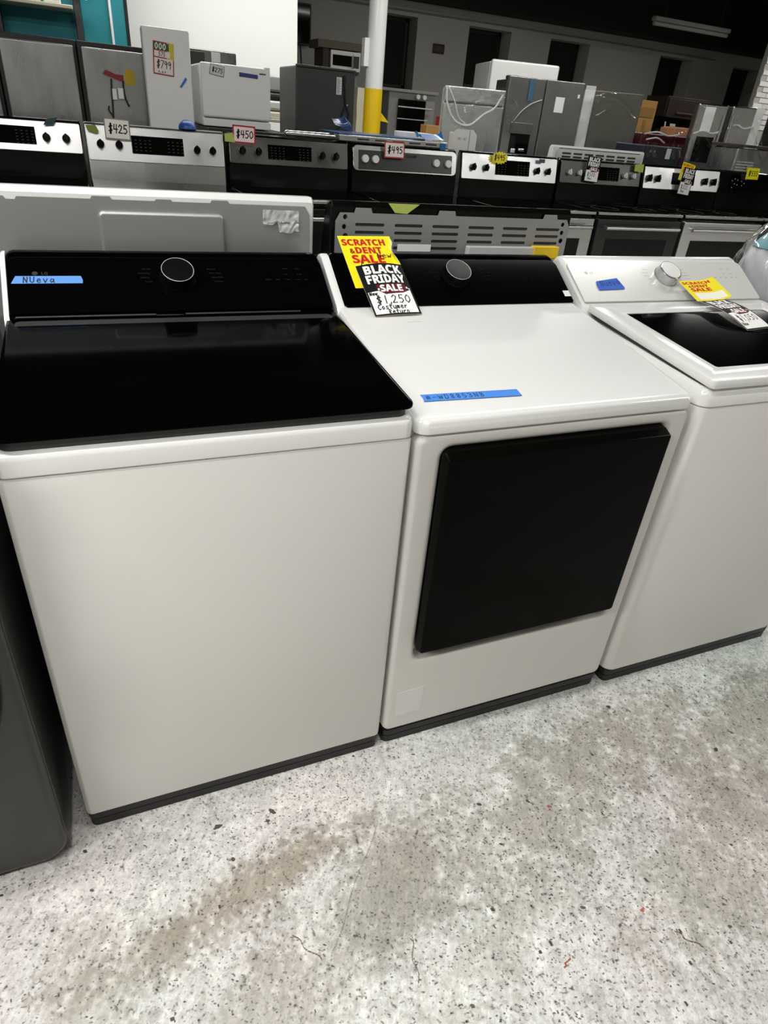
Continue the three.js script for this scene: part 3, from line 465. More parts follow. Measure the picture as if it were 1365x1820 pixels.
{
  const t = range('black range turned away, its slotted grey back panel behind the dryer', 1.122, -0.722, { w: 0.748, turn: Math.PI, top: 1.18, round: 0.022, knobs: B4 }).t;
  const holes = [[0.024, 1.082, 0.006], [0.022, 1.06, 0.006], [0.020, 1.038, 0.007], [0.70, 1.085, 0.006], [0.702, 1.062, 0.006], [0.698, 1.04, 0.007], [0.695, 0.99, 0.006]].map(([a, b, c]) => [0.726 - a, b, c]);
  const sheet = part('back_sheet', slotted(0.726, 1.155 - 0.06, 6, 5, 0.054, 0.990, 0.1115, 0.0185, 0.082, 0.0075, holes, [[0.05, 0.10, 0.012], [0.29, 0.345, 0.012], [0.63, 0.68, 0.012]]).rotateY(Math.PI).translate(0.363, 0.06, -0.003), M.blackSteelBack, t, 'slotted grey steel back sheet');
  part('louvre_backing', box(-0.335, 1.04, -0.0018, 0.335, 1.152, 0.0, 0.0004), M.charcoal, sheet);
  part('warning_label', box(-0.02, 1.064, -0.006, 0.08, 1.082, -0.0048, 0.0003), M.whitePaper, t, 'white paper label').position.set(0.105, 0, 0);
}
// white range behind the dark one, back towards us
{
  const t = range('white range turned away, its slotted white back showing over the back row', 3.81, -3.56, { w: 0.86, turn: Math.PI, top: 1.29, side: M.enamel, guard: M.enamel, panel: M.enamel, cook: M.enamel, door: M.enamel, plain: true }).t;
  const sheet = part('back_sheet', slotted(0.80, 0.34, 7, 3, 0.05, 0.262, 0.102, 0.022, 0.082, 0.013).rotateY(Math.PI).translate(0.40, 0.93, -0.003), M.paleSteel, t, 'slotted pale back sheet'); part('louvre_backing', box(-0.38, 1.18, -0.0018, 0.38, 1.275, 0, 0.0004), M.charcoal, sheet);
}

// ------------------------------------------------------------------ paper cards, tape
const K = (x, y, z) => V(x, y, z);
card('sale_sign', 'yellow scratch and dent sale card with curled corner, on the dryer panel', K(0.7465, 1.013, -0.5140), K(0.142, 0.001, -0.003), K(-0.006, 0.0925, -0.142), scratchCard([['Cos tumer', 96, 302, 40], ['New', 238, 216, 50]]), (u, v, w) => { const start = 0.85 + 0.145 * Math.min(1, Math.pow(Math.abs(v - 0.62) / 0.36, 1.3)), over = Math.max(0, u - start) * w, r = 0.0072, a = over / r; return [r * Math.sin(a) - over, 0.004 + r * (1 - Math.cos(a)), -Math.sin(a), Math.cos(a)]; });
card('sale_sign', 'black friday sale card priced one thousand two hundred fifty, leaning on the dryer panel', K(0.7685, 0.9705, -0.4290), K(0.1225, 0.003, -0.005), K(-0.014, 0.085, -0.132), saleCard('$1,250', [['New', 22, 300, 30], ['Costumer', 44, 438, 44], ['Return', 120, 484, 42]]), (u, v) => 0.006 * Math.sin(u * 3.1) * (0.4 + v));
card('sale_sign', 'yellow scratch and dent sale card on the right washer', K(1.765, 0.990, -0.425), K(0.130, 0.001, -0.004), K(0.018, 0.026, -0.090), scratchCard([]), (u, v) => 0.012 * Math.pow(Math.max(0, u - 0.6) / 0.4, 2) + 0.010 * v);
card('sale_sign', 'black friday sale card lying on the right washer lid', K(1.785, 0.957, -0.250), K(0.092, 0.001, -0.002), K(0.016, 0.031, -0.178), saleCard('$1,050', [['New', 30, 440, 36]]), (u, v) => 0.010 * Math.sin(v * 3.14) + 0.004 * u);
function tape(label, pts, m, draw, wm, hm, bg) {
  const g = plate(pts, 0.0005, 0), mm = std(0xffffff, 0.75, 0, { map: printed(wm, hm, 3000, (c, w, h) => { c.fillStyle = bg; c.fillRect(0, 0, w, h); draw(c, w, h); }) });
  const o = single('tape_strip', g, mm, label, 'tape'); o.applyMatrix4(m); return o;
}
tape('blue masking tape marked Nueva on the black washer panel', [[0, 0], [0.133, 0], [0.134, 0.009], [0.131, 0.020], [0.009, 0.020]], faceMatrix(0.017, 0.080, 0.0045), (c, w, h) => write(c, 'NUeva', 66, 53, 46, { width: 6.5, step: 0.8, ink: '#10141f' }), 0.134, 0.020, '#5b92dd');
tape('blue masking tape with a number across the dryer top', [[0, 0.001], [0.219, 0], [0.2195, 0.025], [0.001, 0.026], [0.0025, 0.014]], basis(V(0.732, 0.9092, -0.063), V(0.219, -0.0005, 0.006), V(0.002, 0.0041, -0.026)), (c, w, h) => write(c, '#-WD8853NB', 26, 60, 46, { width: 5, step: 0.86, ink: '#0c1a33' }), 0.22, 0.026, '#3d84dc');
tape('square of blue tape marked in pen on the white washer panel', [[0.001, 0.003], [0.092, 0.006], [0.094, 0.012], [0.083, 0.047], [0.004, 0.035], [0, 0.02]], faceMatrix(1.4735, 0.036, 0.0078), (c, w, h) => write(c, 'Nueva', 40, 96, 60, { width: 7, step: 0.75, ink: '#1b2f6b', rise: -0.12 }), 0.094, 0.048, '#2f62c4');
single('paper_sticker', plate([[0, 0], [0.02, 0], [0.02, 0.02], [0, 0.02]], 0.0005, 0).applyMatrix4(faceMatrix(1.351, 0.022, 0.0045)), M.whitePaper, 'small white square sticker on the right end of the dryer panel', 'sticker');
// loose plastic tape on the grey back sheet
{
  const g = new THREE.PlaneGeometry(0.09, 0.058, 24, 16), p = g.attributes.position; for (let i = 0; i < p.count; i++) { const x = p.getX(i), y = p.getY(i); p.setZ(i, 0.003 + 0.004 * Math.abs(Math.sin(x * 130 + 4 * noise(x * 90, y * 90))) + 0.003 * noise(x * 160, y * 160)); if (y < -0.005 && x < -0.005) p.setY(i, y * 0.3); if (y < 0) p.setY(i, p.getY(i) + 0.012 * noise(x * 80 + 3, 1)); } g.computeVertexNormals();
  single('plastic_tape', g.translate(0.616, 1.1265, -0.720), M.milkyFilm, 'wrinkled clear plastic tape on the grey back panel of the white range', 'tape');
}
const flat = (name, label, cat, pts, o, u, v, mat) => { const m = single(name, plate(pts, 0.0008, 0), mat, label, cat); m.applyMatrix4(basis(o, u, v)); return m; };
flat('tape_strip', 'pale green tape on the top edge of the black range', 'tape', [[0, 0], [0.035, -0.002], [0.07, 0.022], [-0.02, 0.022]], V(0.922, 1.158, -0.7175), V(1, 0, 0), V(0, 1, -0.02), M.greenTape);
{
  const g = plate(rrect(0, 0, 0.30, 0.035, 0.004), 0.02, 0.002); const t = thing('plastic_wrap_roll', 'strip of clear film and yellow tape behind the dryer panel', 'packaging', [1.14, 1.048, -0.705]);
  part('film', g, M.milkyFilm, t); part('yellow_tape', box(0.215, 0.006, 0.0, 0.30, 0.038, 0.023, 0.002), M.yellowPaint, t, 'yellow tape end');
}
// price cards hung on the back row: [name, label, x, y, w, h, texture, lean]
const hang = (label, x, y, w, h, tex, tilt = 0.0, z = -3.402, lean = 0.12) => card('price_card', label, V(x, y, z), V(w * Math.cos(tilt), w * Math.sin(tilt), 0), V(-h * Math.sin(tilt), h * Math.cos(tilt), -h * lean), tex, (u, v) => 0.004 * Math.sin(u * 3));
hang('white card priced four hundred twenty five on the stainless range', 0.312, 1.142, 0.132, 0.10, priceCard('$425', '#8a8a84', '#eceae2', { margin: 10, jag: 1 }), -0.02);
hang('red edged card priced four hundred fifty on the dark range', 1.012, 1.166, 0.135, 0.092, priceCard('$450', '#a52a3a', '#f0dcdc'), -0.02);
hang('red edged card priced four hundred ninety five on the silver edged range', 1.977, 1.142, 0.142, 0.092, priceCard('$495', '#b1423f', '#efe2dc', { margin: 14, jag: 1 }), 0.0, -3.392);
{
  const pts = []; for (let i = 0; i < 32; i++) { const a = i / 32 * Math.PI * 2, r = i % 2 ? 1 : 0.8; pts.push([0.068 * r * Math.cos(a) + 0.07, 0.04 * r * Math.sin(a) + 0.042]); }
  const o = single('price_card', plate(pts, 0.0008, 0), std(0xffffff, 0.6, 0, { map: printed(0.14, 0.085, 1600, (c, w, h) => { c.fillStyle = '#f0e020'; c.fillRect(0, 0, w, h); write(c, '$495', 40, 92, 50, { width: 8, step: 0.7 }); }) }), 'yellow starburst price tag on the bright panelled range', 'sign'); o.applyMatrix4(basis(V(2.772, 1.146, -3.394), V(1, 0, 0), V(0, 1, -0.1)));
}
hang('black friday card with silver price field on the black stainless range', 3.575, 1.078, 0.125, 0.165, saleCard('$500', [['New', 80, 450, 50]]), -0.06, -3.385);
hang('tall black friday card over a yellow one on the bright steel range', 4.478, 1.03, 0.125, 0.19, saleCard('$325', [['New', 80, 450, 50]]), -0.10, -3.364, 0.06);
hang('faded yellow card tucked behind the tall black friday card', 4.470, 1.13, 0.135, 0.125, scratchCard([]), -0.16, -3.384, 0.1);
hang('bright yellow price note on the all black range', 5.195, 1.165, 0.14, 0.082, priceCard('$555', '#f2ea12', '#f2ea12'), 0.0, -3.395);
flat('tape_strip', 'dark blue tape over the top edge of the left range', 'tape', [[0, 0], [0.05, 0.005], [0.075, 0.04], [0.02, 0.03]], V(0.01, 1.185, -3.405), V(1, 0, 0), V(0, 1, -0.15), M.darkTape);
flat('tape_strip', 'green tape at the left end of the stainless range', 'tape', [[0, 0.035], [0.008, 0.01], [0.05, 0.0], [0.065, 0.01], [0.05, 0.04]], V(0.218, 1.165, -3.400), V(1, 0, 0), V(0, 1, -0.15), std(lin(0.2, 0.24, 0.04), 0.7));
flat('tape_strip', 'yellow green tape beside the four hundred fifty card', 'tape', [[0, 0], [0.06, -0.002], [0.05, 0.045], [0.0, 0.04]], V(0.965, 1.17, -3.400), V(1, 0, 0), V(0, 1, -0.15), M.greenTape);
flat('tape_strip', 'yellow green tape at the right end of the black stainless range', 'tape', [[0, 0], [0.085, -0.006], [0.085, 0.05], [0, 0.045]], V(4.03, 1.165, -3.396), V(1, 0, 0), V(0, 1, -0.15), M.greenTape);
flat('tape_strip', 'short blue tape over the right knobs of the bright panelled range', 'tape', [[0, 0], [0.05, 0], [0.05, 0.024], [0, 0.024]], V(3.165, 1.175, -3.398), V(1, 0, 0), V(0, 1, -0.12), std(lin(0.08, 0.08, 0.13), 0.7));

// ------------------------------------------------------------------ refrigerators and the rest of the back of the shop
// crumpled film: a sheet with folds, in front of the local x, y plane
function crumple(w, h, seedN, amp = 0.012) {
  const g = new THREE.PlaneGeometry(w, h, 40, 40), p = g.attributes.position;
  for (let i = 0; i < p.count; i++) { const x = p.getX(i), y = p.getY(i); let z = amp * 0.5 * noise(x * 3 + seedN, y * 3); for (const [f, k] of [[3.1, 1], [5.3, 0.6]]) z += amp * k * Math.pow(1 - Math.abs(2 * noise(x * f + seedN * 3 + y * 2, y * f + 4 - x) - 1), 9); p.setZ(i, z); }
  g.computeVertexNormals(); return g;
}
function doorPanel(x0, y0, x1, y1, z, mat, parent, name = 'door') { return part(name, box(x0, y0, z, x1, y1, z + 0.05, 0.008), mat, parent); }
// two steel refrigerators at the left with black cabinets
for (const [x0, x1, label] of [[-0.178, 0.222, 'black framed stainless refrigerator under the teal shelf'], [0.243, 0.66, 'black framed stainless refrigerator with red tape and hanging cord'], [-0.62, -0.2, 'black framed stainless refrigerator cut off at the left edge']]) {
  const t = thing('refrigerator', label, 'refrigerator', [x0, 0, -3.92]);
  part('cabinet', box(-0.009, 0.02, -0.62, x1 - x0 + 0.009, 1.60, -0.01, 0.006), M.blackPlastic, t); part('foot_rail', box(0.02, 0, -0.55, x1 - x0 - 0.02, 0.03, -0.05), M.blackPlastic, t);
  part('door', box(0.012, 0.08, -0.012, x1 - x0 - 0.008, 1.572, 0.02, 0.008), std(lin(0.36, 0.365, 0.36), 0.55, 0.75, { roughnessMap: smudge }), t, 'brushed steel door');
}
{
  const t = thing('power_cord', 'black cord with white tags hanging from red tape on the steel refrigerator', 'cord', [0.355, 1.24, -3.895]);
  part('red_tape', plate([[0, 0.21], [0.02, 0.232], [0.075, 0.213], [0.115, 0.212], [0.112, 0.178], [0.06, 0.192]], 0.003, 0), std(lin(0.25, 0.012, 0.02), 0.6), t, 'red tape'); part('cord', [tube([[0.045, 0.19, 0.006], [0.04, 0.13, 0.008], [0.036, 0.05, 0.008], [0.03, -0.02, 0.006]], 0.005), tube([[0.11, 0.185, 0.006], [0.108, 0.14, 0.008], [0.115, 0.09, 0.008], [0.13, 0.055, 0.006]], 0.005), tube([[0.03, 0.0, 0.006], [0.01, 0.03, 0.008], [0.015, 0.05, 0.006]], 0.004)], M.rubber, t); part('tag', [box(0.04, 0.085, 0.010, 0.066, 0.14, 0.012, 0.0005), box(0.075, 0.092, 0.010, 0.105, 0.146, 0.012, 0.0005)], M.whitePaper, t, 'white tags');
  single('energy_sticker', plate([[0, 0], [0.05, -0.004], [0.06, 0.03], [0.055, 0.075], [0.01, 0.08], [-0.004, 0.04]], 0.001, 0).translate(0.478, 1.405, -3.898), std(lin(0.55, 0.38, 0.02), 0.6), 'torn yellow sticker on the steel refrigerator', 'sticker');
}
{ // white refrigerator door standing upright with price cards
  const t = thing('loose_refrigerator_door', 'tall narrow white refrigerator door standing upright with a price card on it', 'board', [0.585, 0, -3.74]);
  part('panel', box(0, 0.02, -0.09, 0.265, 1.70, -0.02, 0.012), M.plastic, t); part('edge_strip', box(0.0, 0.0, -0.10, 0.02, 1.69, -0.085, 0.004), M.charcoal, t); part('gasket', box(0.012, 0.03, -0.115, 0.253, 1.68, -0.09), M.rubber, t);
  card('price_card', 'card priced seven hundred ninety nine on the tall white refrigerator door', V(0.632, 1.475, -3.756), V(0.115, -0.008, 0), V(0.004, 0.16, 0), texture(256, 340, (c, w, h) => { c.fillStyle = '#a23440'; c.fillRect(0, 0, w, h); c.fillStyle = '#cdbf4a'; c.fillRect(170, 0, 86, 170); c.fillStyle = '#e6dcd6'; c.fillRect(14, 96, w - 60, 60); c.fillRect(12, 168, w - 24, h - 180); c.fillStyle = '#3d5a48'; c.fillRect(8, 12, w - 70, 74); write(c, '000', 24, 78, 60, { ink: '#d9dccf', width: 12, step: 0.8 }); write(c, '575', 66, 146, 40, { width: 6 }); write(c, '$799', 40, 268, 76, { width: 8, step: 0.6 }); write(c, 'n, u v', 60, 318, 28, { width: 5 }); }));
  single('tape_strip', plate([[0, 0], [0.01, -0.004], [0.045, 0.04], [0.038, 0.052]], 0.001, 0).translate(0.775, 1.42, -3.756), M.blueTape, 'small blue tape on the tall white refrigerator door', 'tape');
  const g = new THREE.SphereGeometry(0.05, 20, 12, 0, 7, 0, 1.6); const p = g.attributes.position; for (let i = 0; i < p.count; i++) p.setY(i, p.getY(i) * (0.75 + 0.3 * noise(p.getX(i) * 60, p.getZ(i) * 60))); g.computeVertexNormals();
  single('plastic_bag', g.translate(0.765, 1.217, -3.47), std(lin(0.02, 0.09, 0.34), 0.4), 'small crumpled blue bag at the foot of the tall white refrigerator door', 'bag');
}
{ // dark worktable carrying the small appliances
  const t = thing('worktable', 'dark steel table behind the ranges carrying a small white refrigerator', 'table', [0.93, 0, -3.62]);
  part('top', box(-0.02, 1.185, -0.62, 0.50, 1.225, 0, 0.006), M.blackPlastic, t); for (const x of [0, 0.44]) for (const z of [-0.6, -0.06]) part('leg', box(x, 0, z, x + 0.04, 1.185, z + 0.04), M.blackPlastic, t);
  part('apron', box(0.0, 1.06, -0.03, 0.48, 1.185, -0.012), M.blackPlastic, t); part('shelf', box(0.01, 0.3, -0.6, 0.47, 0.33, -0.03), M.blackPlastic, t);
}
{
  const t = thing('mini_refrigerator', 'small white refrigerator on the dark table behind the ranges', 'refrigerator', [0.905, 1.225, -3.78]);
  part('cabinet', box(0.0, 0.005, -0.42, 0.425, 0.33, -0.03, 0.012), M.plastic, t); part('door', box(0.0, 0.055, -0.028, 0.425, 0.335, 0.012, 0.012), M.plastic, t); part('kick_panel', box(0.0, 0.006, -0.028, 0.425, 0.048, 0.006, 0.006), M.plastic, t);
  part('badge', box(0.355, 0.30, 0.0112, 0.395, 0.307, 0.0135, 0.0008), M.greyEnamel, t); part('corner_cap', box(0.39, 0.333, -0.02, 0.425, 0.341, 0.008, 0.003), M.plastic, t);
  single('tape_strip', plate([[0, 0], [0.115, -0.004], [0.115, 0.017], [0, 0.022]], 0.001, 0).translate(1.135, 1.505, -3.767), std(lin(0.04, 0.05, 0.22), 0.7), 'dark blue tape on the small white refrigerator door', 'tape');
  card('price_card', 'small white price card on the top edge of the small refrigerator', V(0.955, 1.503, -3.764), V(0.085, -0.012, 0), V(0, 0.055, 0.003), priceCard('$275', '#4c4c4a', '#cfcfca', { margin: 8, jag: 1 }));
  const u = thing('appliance_stack', 'dark steel appliance behind the small white refrigerator', 'appliance', [0.91, 0, -4.42]); part('cabinet', box(0, 0.02, -0.5, 0.34, 1.655, 0, 0.01), M.darkSteel, u); part('foot', box(0.03, 0, -0.45, 0.31, 0.03, -0.05), M.rubber, u); part('note', box(0.17, 1.59, 0.0, 0.23, 1.645, 0.002, 0.0005), M.whitePaper, u, 'taped note'); part('door', box(0.005, 0.06, 0, 0.125, 1.64, 0.012, 0.004), M.greyEnamel, u);
}
{ // wire rack with odds and ends between the fridges
  const t = thing('storage_rack', 'metal rack with stacked goods between the white and the dark refrigerator', 'rack', [1.42, 0, -4.7]);
  for (const y of [0.4, 0.9, 1.26]) part('shelf', box(0, y, -0.42, 0.62, y + 0.022, 0, 0.003), M.paleSteel, t); for (const x of [0.0, 0.59]) for (const z of [-0.42, -0.03]) part('post', box(x, 0, z, x + 0.03, 1.3, z + 0.03, 0.003), M.charcoal, t);
  const b = (n, l, y0, y1, m, cat) => single(n, box(1.47, y0, -5.05, 1.96, y1, -4.72, 0.02), m, l, cat);
  b('cardboard_tray', 'brown cardboard tray on the metal rack', 1.283, 1.335, M.cream, 'tray'); b('white_basin', 'white plastic basin stacked on the tray', 1.336, 1.405, M.plastic, 'basin'); b('dark_pan', 'dark pan in the stack on the rack', 1.406, 1.455, M.charcoal, 'pan'); b('wrapped_box', 'grey plastic wrapped box on top of the rack stack', 1.456, 1.565, std(lin(0.35, 0.35, 0.34), 0.3), 'box');
}
{ // dark grey fridge, back towards us
  const t = thing('refrigerator', 'dark grey refrigerator with its back and power cord towards the aisle', 'refrigerator', [1.43, 0, -3.92]);
  part('cabinet', box(0.105, 0.02, -0.44, 0.515, 1.605, 0, 0.012), std(lin(0.03, 0.033, 0.03), 0.45), t); part('top_edge', box(0.105, 1.598, -0.02, 0.515, 1.612, 0.01, 0.004), M.charcoal, t); part('foot_rail', box(0.13, 0, -0.4, 0.48, 0.03, -0.05), M.rubber, t);
  part('rating_label', box(0.383, 1.468, 0.0005, 0.420, 1.565, 0.002, 0.0005), std(0xffffff, 0.7, 0, { map: texture(64, 160, (c, w, h) => { c.fillStyle = '#d8d8d4'; c.fillRect(0, 0, w, h); c.fillStyle = '#555'; for (let i = 0; i < 18; i++) c.fillRect(8, 10 + i * 8, 20 + (i * 37) % 28, 3); }) }), t, 'white rating label');
  part('cord', [tube([[0.437, 1.55, 0.008], [0.442, 1.49, 0.012], [0.45, 1.42, 0.012], [0.455, 1.40, 0.012]], 0.006), tube([[0.455, 1.41, 0.012], [0.43, 1.36, 0.012], [0.425, 1.30, 0.012], [0.37, 1.245, 0.012]], 0.005), tube([[0.455, 1.41, 0.012], [0.475, 1.36, 0.012], [0.466, 1.30, 0.012], [0.47, 1.24, 0.012]], 0.005), cyl(0.010, 0.008, 0.04, 12).translate(0.437, 1.555, 0.010)], M.rubber, t); part('plug_tip', new THREE.SphereGeometry(0.007, 12, 8).translate(0.456, 1.412, 0.018), M.chrome, t);
}
single('handle_tube', [cyl(0.017, 0.017, 0.30, 20).rotateZ(Math.PI / 2).translate(1.50, 1.235, -3.45), new THREE.SphereGeometry(0.017, 16, 10).translate(1.65, 1.235, -3.45), new THREE.SphereGeometry(0.017, 16, 10).translate(1.35, 1.235, -3.45)], M.chrome, 'polished steel tube lying on top of the dark range', 'tube');
{ // hood with blue film on the silver edged range
  const t = thing('range_hood', 'flat steel hood with blue protective film on top of the silver edged range', 'hood', [1.68, 1.216, -3.46]);
  part('canopy', box(0.0, 0.0, -0.40, 0.76, 0.036, 0.035, 0.006), M.steel, t); for (let i = 0; i < 5; i++) part('slot', box(0.12 + i * 0.12, 0.012, 0.0345, 0.20 + i * 0.12, 0.022, 0.0365, 0.0008), M.charcoal, t); part('film', box(0.0, 0.0365, -0.38, 0.60, 0.046, 0.02, 0.004), std(lin(0.05, 0.10, 0.22), 0.25), t, 'blue protective film');
  const g = crumple(0.20, 0.07, 4, 0.05); g.rotateX(-1.15).translate(0.63, 0.052, 0.0); part('film_fold', g, M.blueFilm, t, 'crumpled blue film'); const g2 = crumple(0.12, 0.12, 9, 0.05); g2.scale(1, 0.7, 1).rotateX(-0.9).translate(0.03, 0.042, -0.05); part('film_fold', g2, std(lin(0.02, 0.05, 0.16), 0.3, 0, { side: THREE.DoubleSide }), t); part('film_flap', box(0.705, -0.01, 0.037, 0.745, 0.03, 0.040, 0.001), M.blueFilm, t); part('box_end', box(0.53, 0.0365, -0.35, 0.72, 0.075, -0.12, 0.004), M.plastic, t);
}
{
  const t = thing('compact_appliance', 'narrow white appliance with two round knobs behind the ranges', 'appliance', [2.60, 0, -3.66], R(-20));
  const g = loft([[0, 0.01], [0.008, 0.002], [0.016, 0]].map(([z, i]) => [[0 + i, 0.02 + i], [0.163 - i, 0.02 + i], [0.163 - i, 1.305], [0.135, 1.335 - i], [0.02 + i, 1.335 - i], [0 + i, 1.32]].map(([a, b]) => V(a, b, z))).map((r, k) => r.map((p) => V(p.x, p.y, -0.016 + p.z))).concat([]), 0.4);
  part('cabinet', [g, box(0, 0, -0.25, 0.163, 1.31, -0.012, 0.004)], M.enamel, t); part('knob', cyl(0.009, 0.008, 0.012, 16).rotateX(Math.PI / 2).translate(0.045, 1.285, 0.005), M.paleSteel, t); part('knob', cyl(0.009, 0.008, 0.012, 16).rotateX(Math.PI / 2).translate(0.085, 1.285, 0.005), M.paleSteel, t); part('seam', box(0.111, 0.05, -0.001, 0.114, 1.33, 0.0008, 0.0003), M.greyEnamel, t);
}
const T14 = R(-14);
{ // film wrapped steel fridge left of the pair
  const t = thing('refrigerator', 'stainless refrigerator in clear film, left of the white upright one', 'refrigerator', [3.08, 0, -4.85], R(-25));
  part('cabinet', box(0, 0.02, -0.6, 0.52, 1.63, -0.04, 0.01), M.paleSteel, t); part('door', box(0, 1.52, -0.038, 0.52, 1.63, 0.0, 0.01), M.steel, t); part('lower_door', box(0, 0.06, -0.038, 0.52, 1.512, 0.0, 0.01), M.steel, t); part('film', crumple(0.53, 0.46, 3, 0.010).translate(0.262, 1.42, 0.006), M.film, t, 'loose clear film'); part('film_fold', tube([[0.02, 1.63, 0.012], [0.04, 1.50, 0.02], [0.12, 1.385, 0.024], [0.24, 1.36, 0.024], [0.36, 1.45, 0.022], [0.44, 1.50, 0.02], [0.50, 1.60, 0.012]], 0.008, 7, 40), M.milkyFilm, t, 'bunched fold of film'); part('film_fold', tube([[0.03, 1.63, 0.012], [0.10, 1.52, 0.02], [0.15, 1.41, 0.022], [0.21, 1.37, 0.02]], 0.005, 6, 24), M.milkyFilm, t); part('foot_rail', box(0.03, 0, -0.55, 0.49, 0.03, -0.06), M.rubber, t);
}
{ // tall white fridge behind
  const t = thing('refrigerator', 'tall white refrigerator standing behind the stainless pair', 'refrigerator', [4.12, 0, -5.93], T14);
  part('cabinet', box(0, 0.02, -0.66, 0.72, 1.93, -0.07, 0.012), M.plastic, t); part('freezer_door', box(0, 1.45, -0.065, 0.72, 1.945, 0.0, 0.02), M.enamel, t); part('lower_door', box(0, 0.08, -0.065, 0.72, 1.44, 0.0, 0.02), M.enamel, t); part('handle', [box(0.05, 1.48, 0.0, 0.08, 1.7, 0.04, 0.01), box(0.05, 1.1, 0.0, 0.08, 1.4, 0.04, 0.01)], M.plastic, t); part('foot_rail', box(0.03, 0, -0.55, 0.69, 0.03, -0.06), M.rubber, t);
}
{ // side by side
  const t = thing('refrigerator', 'side by side stainless refrigerator with water dispenser and white sticker', 'refrigerator', [3.97, 0, -5.3], T14);
  part('cabinet', box(0, 0.02, -0.42, 0.76, 1.76, -0.07, 0.008), std(lin(0.075, 0.07, 0.052), 0.5, 0.5), t); part('hinge_cap', box(0.0, 1.76, -0.14, 0.12, 1.79, -0.05, 0.008), M.charcoal, t);
  const steelDoor = std(lin(0.2, 0.202, 0.202), 0.42, 0.7, { roughnessMap: smudge });
  const L = part('door', box(0, 0.06, -0.065, 0.366, 1.785, 0.0, 0.012), steelDoor, t), Rr = part('door', box(0.372, 0.06, -0.065, 0.76, 1.785, 0.0, 0.012), steelDoor, t);
  part('dispenser', [box(0.08, 1.33, -0.002, 0.30, 1.42, 0.006, 0.004)], M.darkSteel, L); part('dispenser_well', box(0.09, 1.16, -0.002, 0.29, 1.328, 0.004, 0.004), M.blackGlass, L); part('dispenser_tray', [box(0.11, 1.165, 0.002, 0.16, 1.2, 0.02, 0.006), box(0.19, 1.185, 0.002, 0.25, 1.205, 0.02, 0.006)], M.chrome, L);
  part('film', crumple(0.34, 0.42, 12, 0.022).translate(0.19, 1.54, 0.004), M.film, t, 'loose clear film'); part('blue_tape', box(0.20, 1.60, 0.012, 0.245, 1.77, 0.014, 0.0006), std(lin(0.04, 0.11, 0.2), 0.5), t, 'blue tape strip');
  part('sticker', box(0.485, 1.53, 0.0002, 0.575, 1.655, 0.002, 0.0006), M.whitePaper, Rr, 'white sticker'); part('badge', box(0.70, 1.66, 0.0002, 0.72, 1.69, 0.002, 0.0006), M.whitePaper, Rr); part('tape_line', tube([[0.10, 1.43, 0.004], [0.17, 1.52, 0.008], [0.25, 1.58, 0.008], [0.35, 1.62, 0.004]], 0.004, 6), M.milkyFilm, L); part('foot_rail', box(0.03, 0, -0.4, 0.73, 0.03, -0.06), M.rubber, t);
}
{ // wrapped fridge right of it
  const t = thing('refrigerator', 'grey refrigerator wrapped in film beside the brown carton', 'refrigerator', [5.13, 0, -5.5], R(-28));
  part('cabinet', box(-0.10, 0.02, -0.34, 0.49, 1.765, -0.04, 0.01), M.paleSteel, t); part('door', box(0.0, 0.06, -0.038, 0.49, 1.765, 0.0, 0.01), std(lin(0.12, 0.118, 0.1), 0.42, 0.6), t); part('edge_film', crumple(0.10, 1.2, 21, 0.012).translate(-0.05, 1.2, -0.03), M.milkyFilm, t, 'bunched film along the edge'); part('film', crumple(0.48, 0.6, 30, 0.012).translate(0.245, 1.48, 0.004), M.film, t); part('foot_rail', box(0.0, 0, -0.32, 0.45, 0.03, -0.06), M.rubber, t);
}
{
  const t = thing('cardboard_carton', 'tall brown cardboard carton beside the wrapped grey refrigerator', 'carton', [6.2, 0, -6.16]);
  part('panel', box(0, 0, -0.4, 0.36, 1.77, 0, 0.006), M.carton, t); part('flap', box(0.02, 1.60, 0.0, 0.33, 1.70, 0.006, 0.002), std(lin(0.3, 0.16, 0.045), 0.85), t); part('tape', box(0.20, 0.1, 0.0, 0.25, 1.58, 0.003, 0.0008), std(lin(0.33, 0.18, 0.05), 0.4), t);
}
{ // brown cabinet and black wall oven in the dark
  const t = thing('wooden_cabinet', 'dark brown wooden cabinet far behind the maroon appliance', 'cabinet', [8.62, 0, -8.25]); part('case', box(0, 0.0, -0.5, 0.85, 1.98, -0.02, 0.01), M.wood, t); part('door', box(0.02, 1.55, -0.02, 0.83, 1.95, 0.0, 0.006), M.wood, t); part('door', box(0.02, 0.1, -0.02, 0.83, 1.54, 0.0, 0.006), M.wood, t); part('ledge', box(0.2, 1.76, 0.0, 0.75, 1.78, 0.03, 0.004), std(lin(0.1, 0.05, 0.03), 0.5), t);
  const u = range('black range in the dark behind the brown carton', 8.0, -7.5, { w: 0.86, top: 1.68, bottom: 1.5, panel: M.blackGloss, display: [0.2, 0.2, 0.8, 0.8], printing: (c, w, h) => { c.fillStyle = '#060606'; c.fillRect(0, 0, w, h); c.fillStyle = '#cfcfca'; c.fillRect(w * 0.38, h * 0.3, w * 0.03, h * 0.4); c.fillRect(w * 0.5, h * 0.4, w * 0.12, h * 0.2); }, plain: true });
}
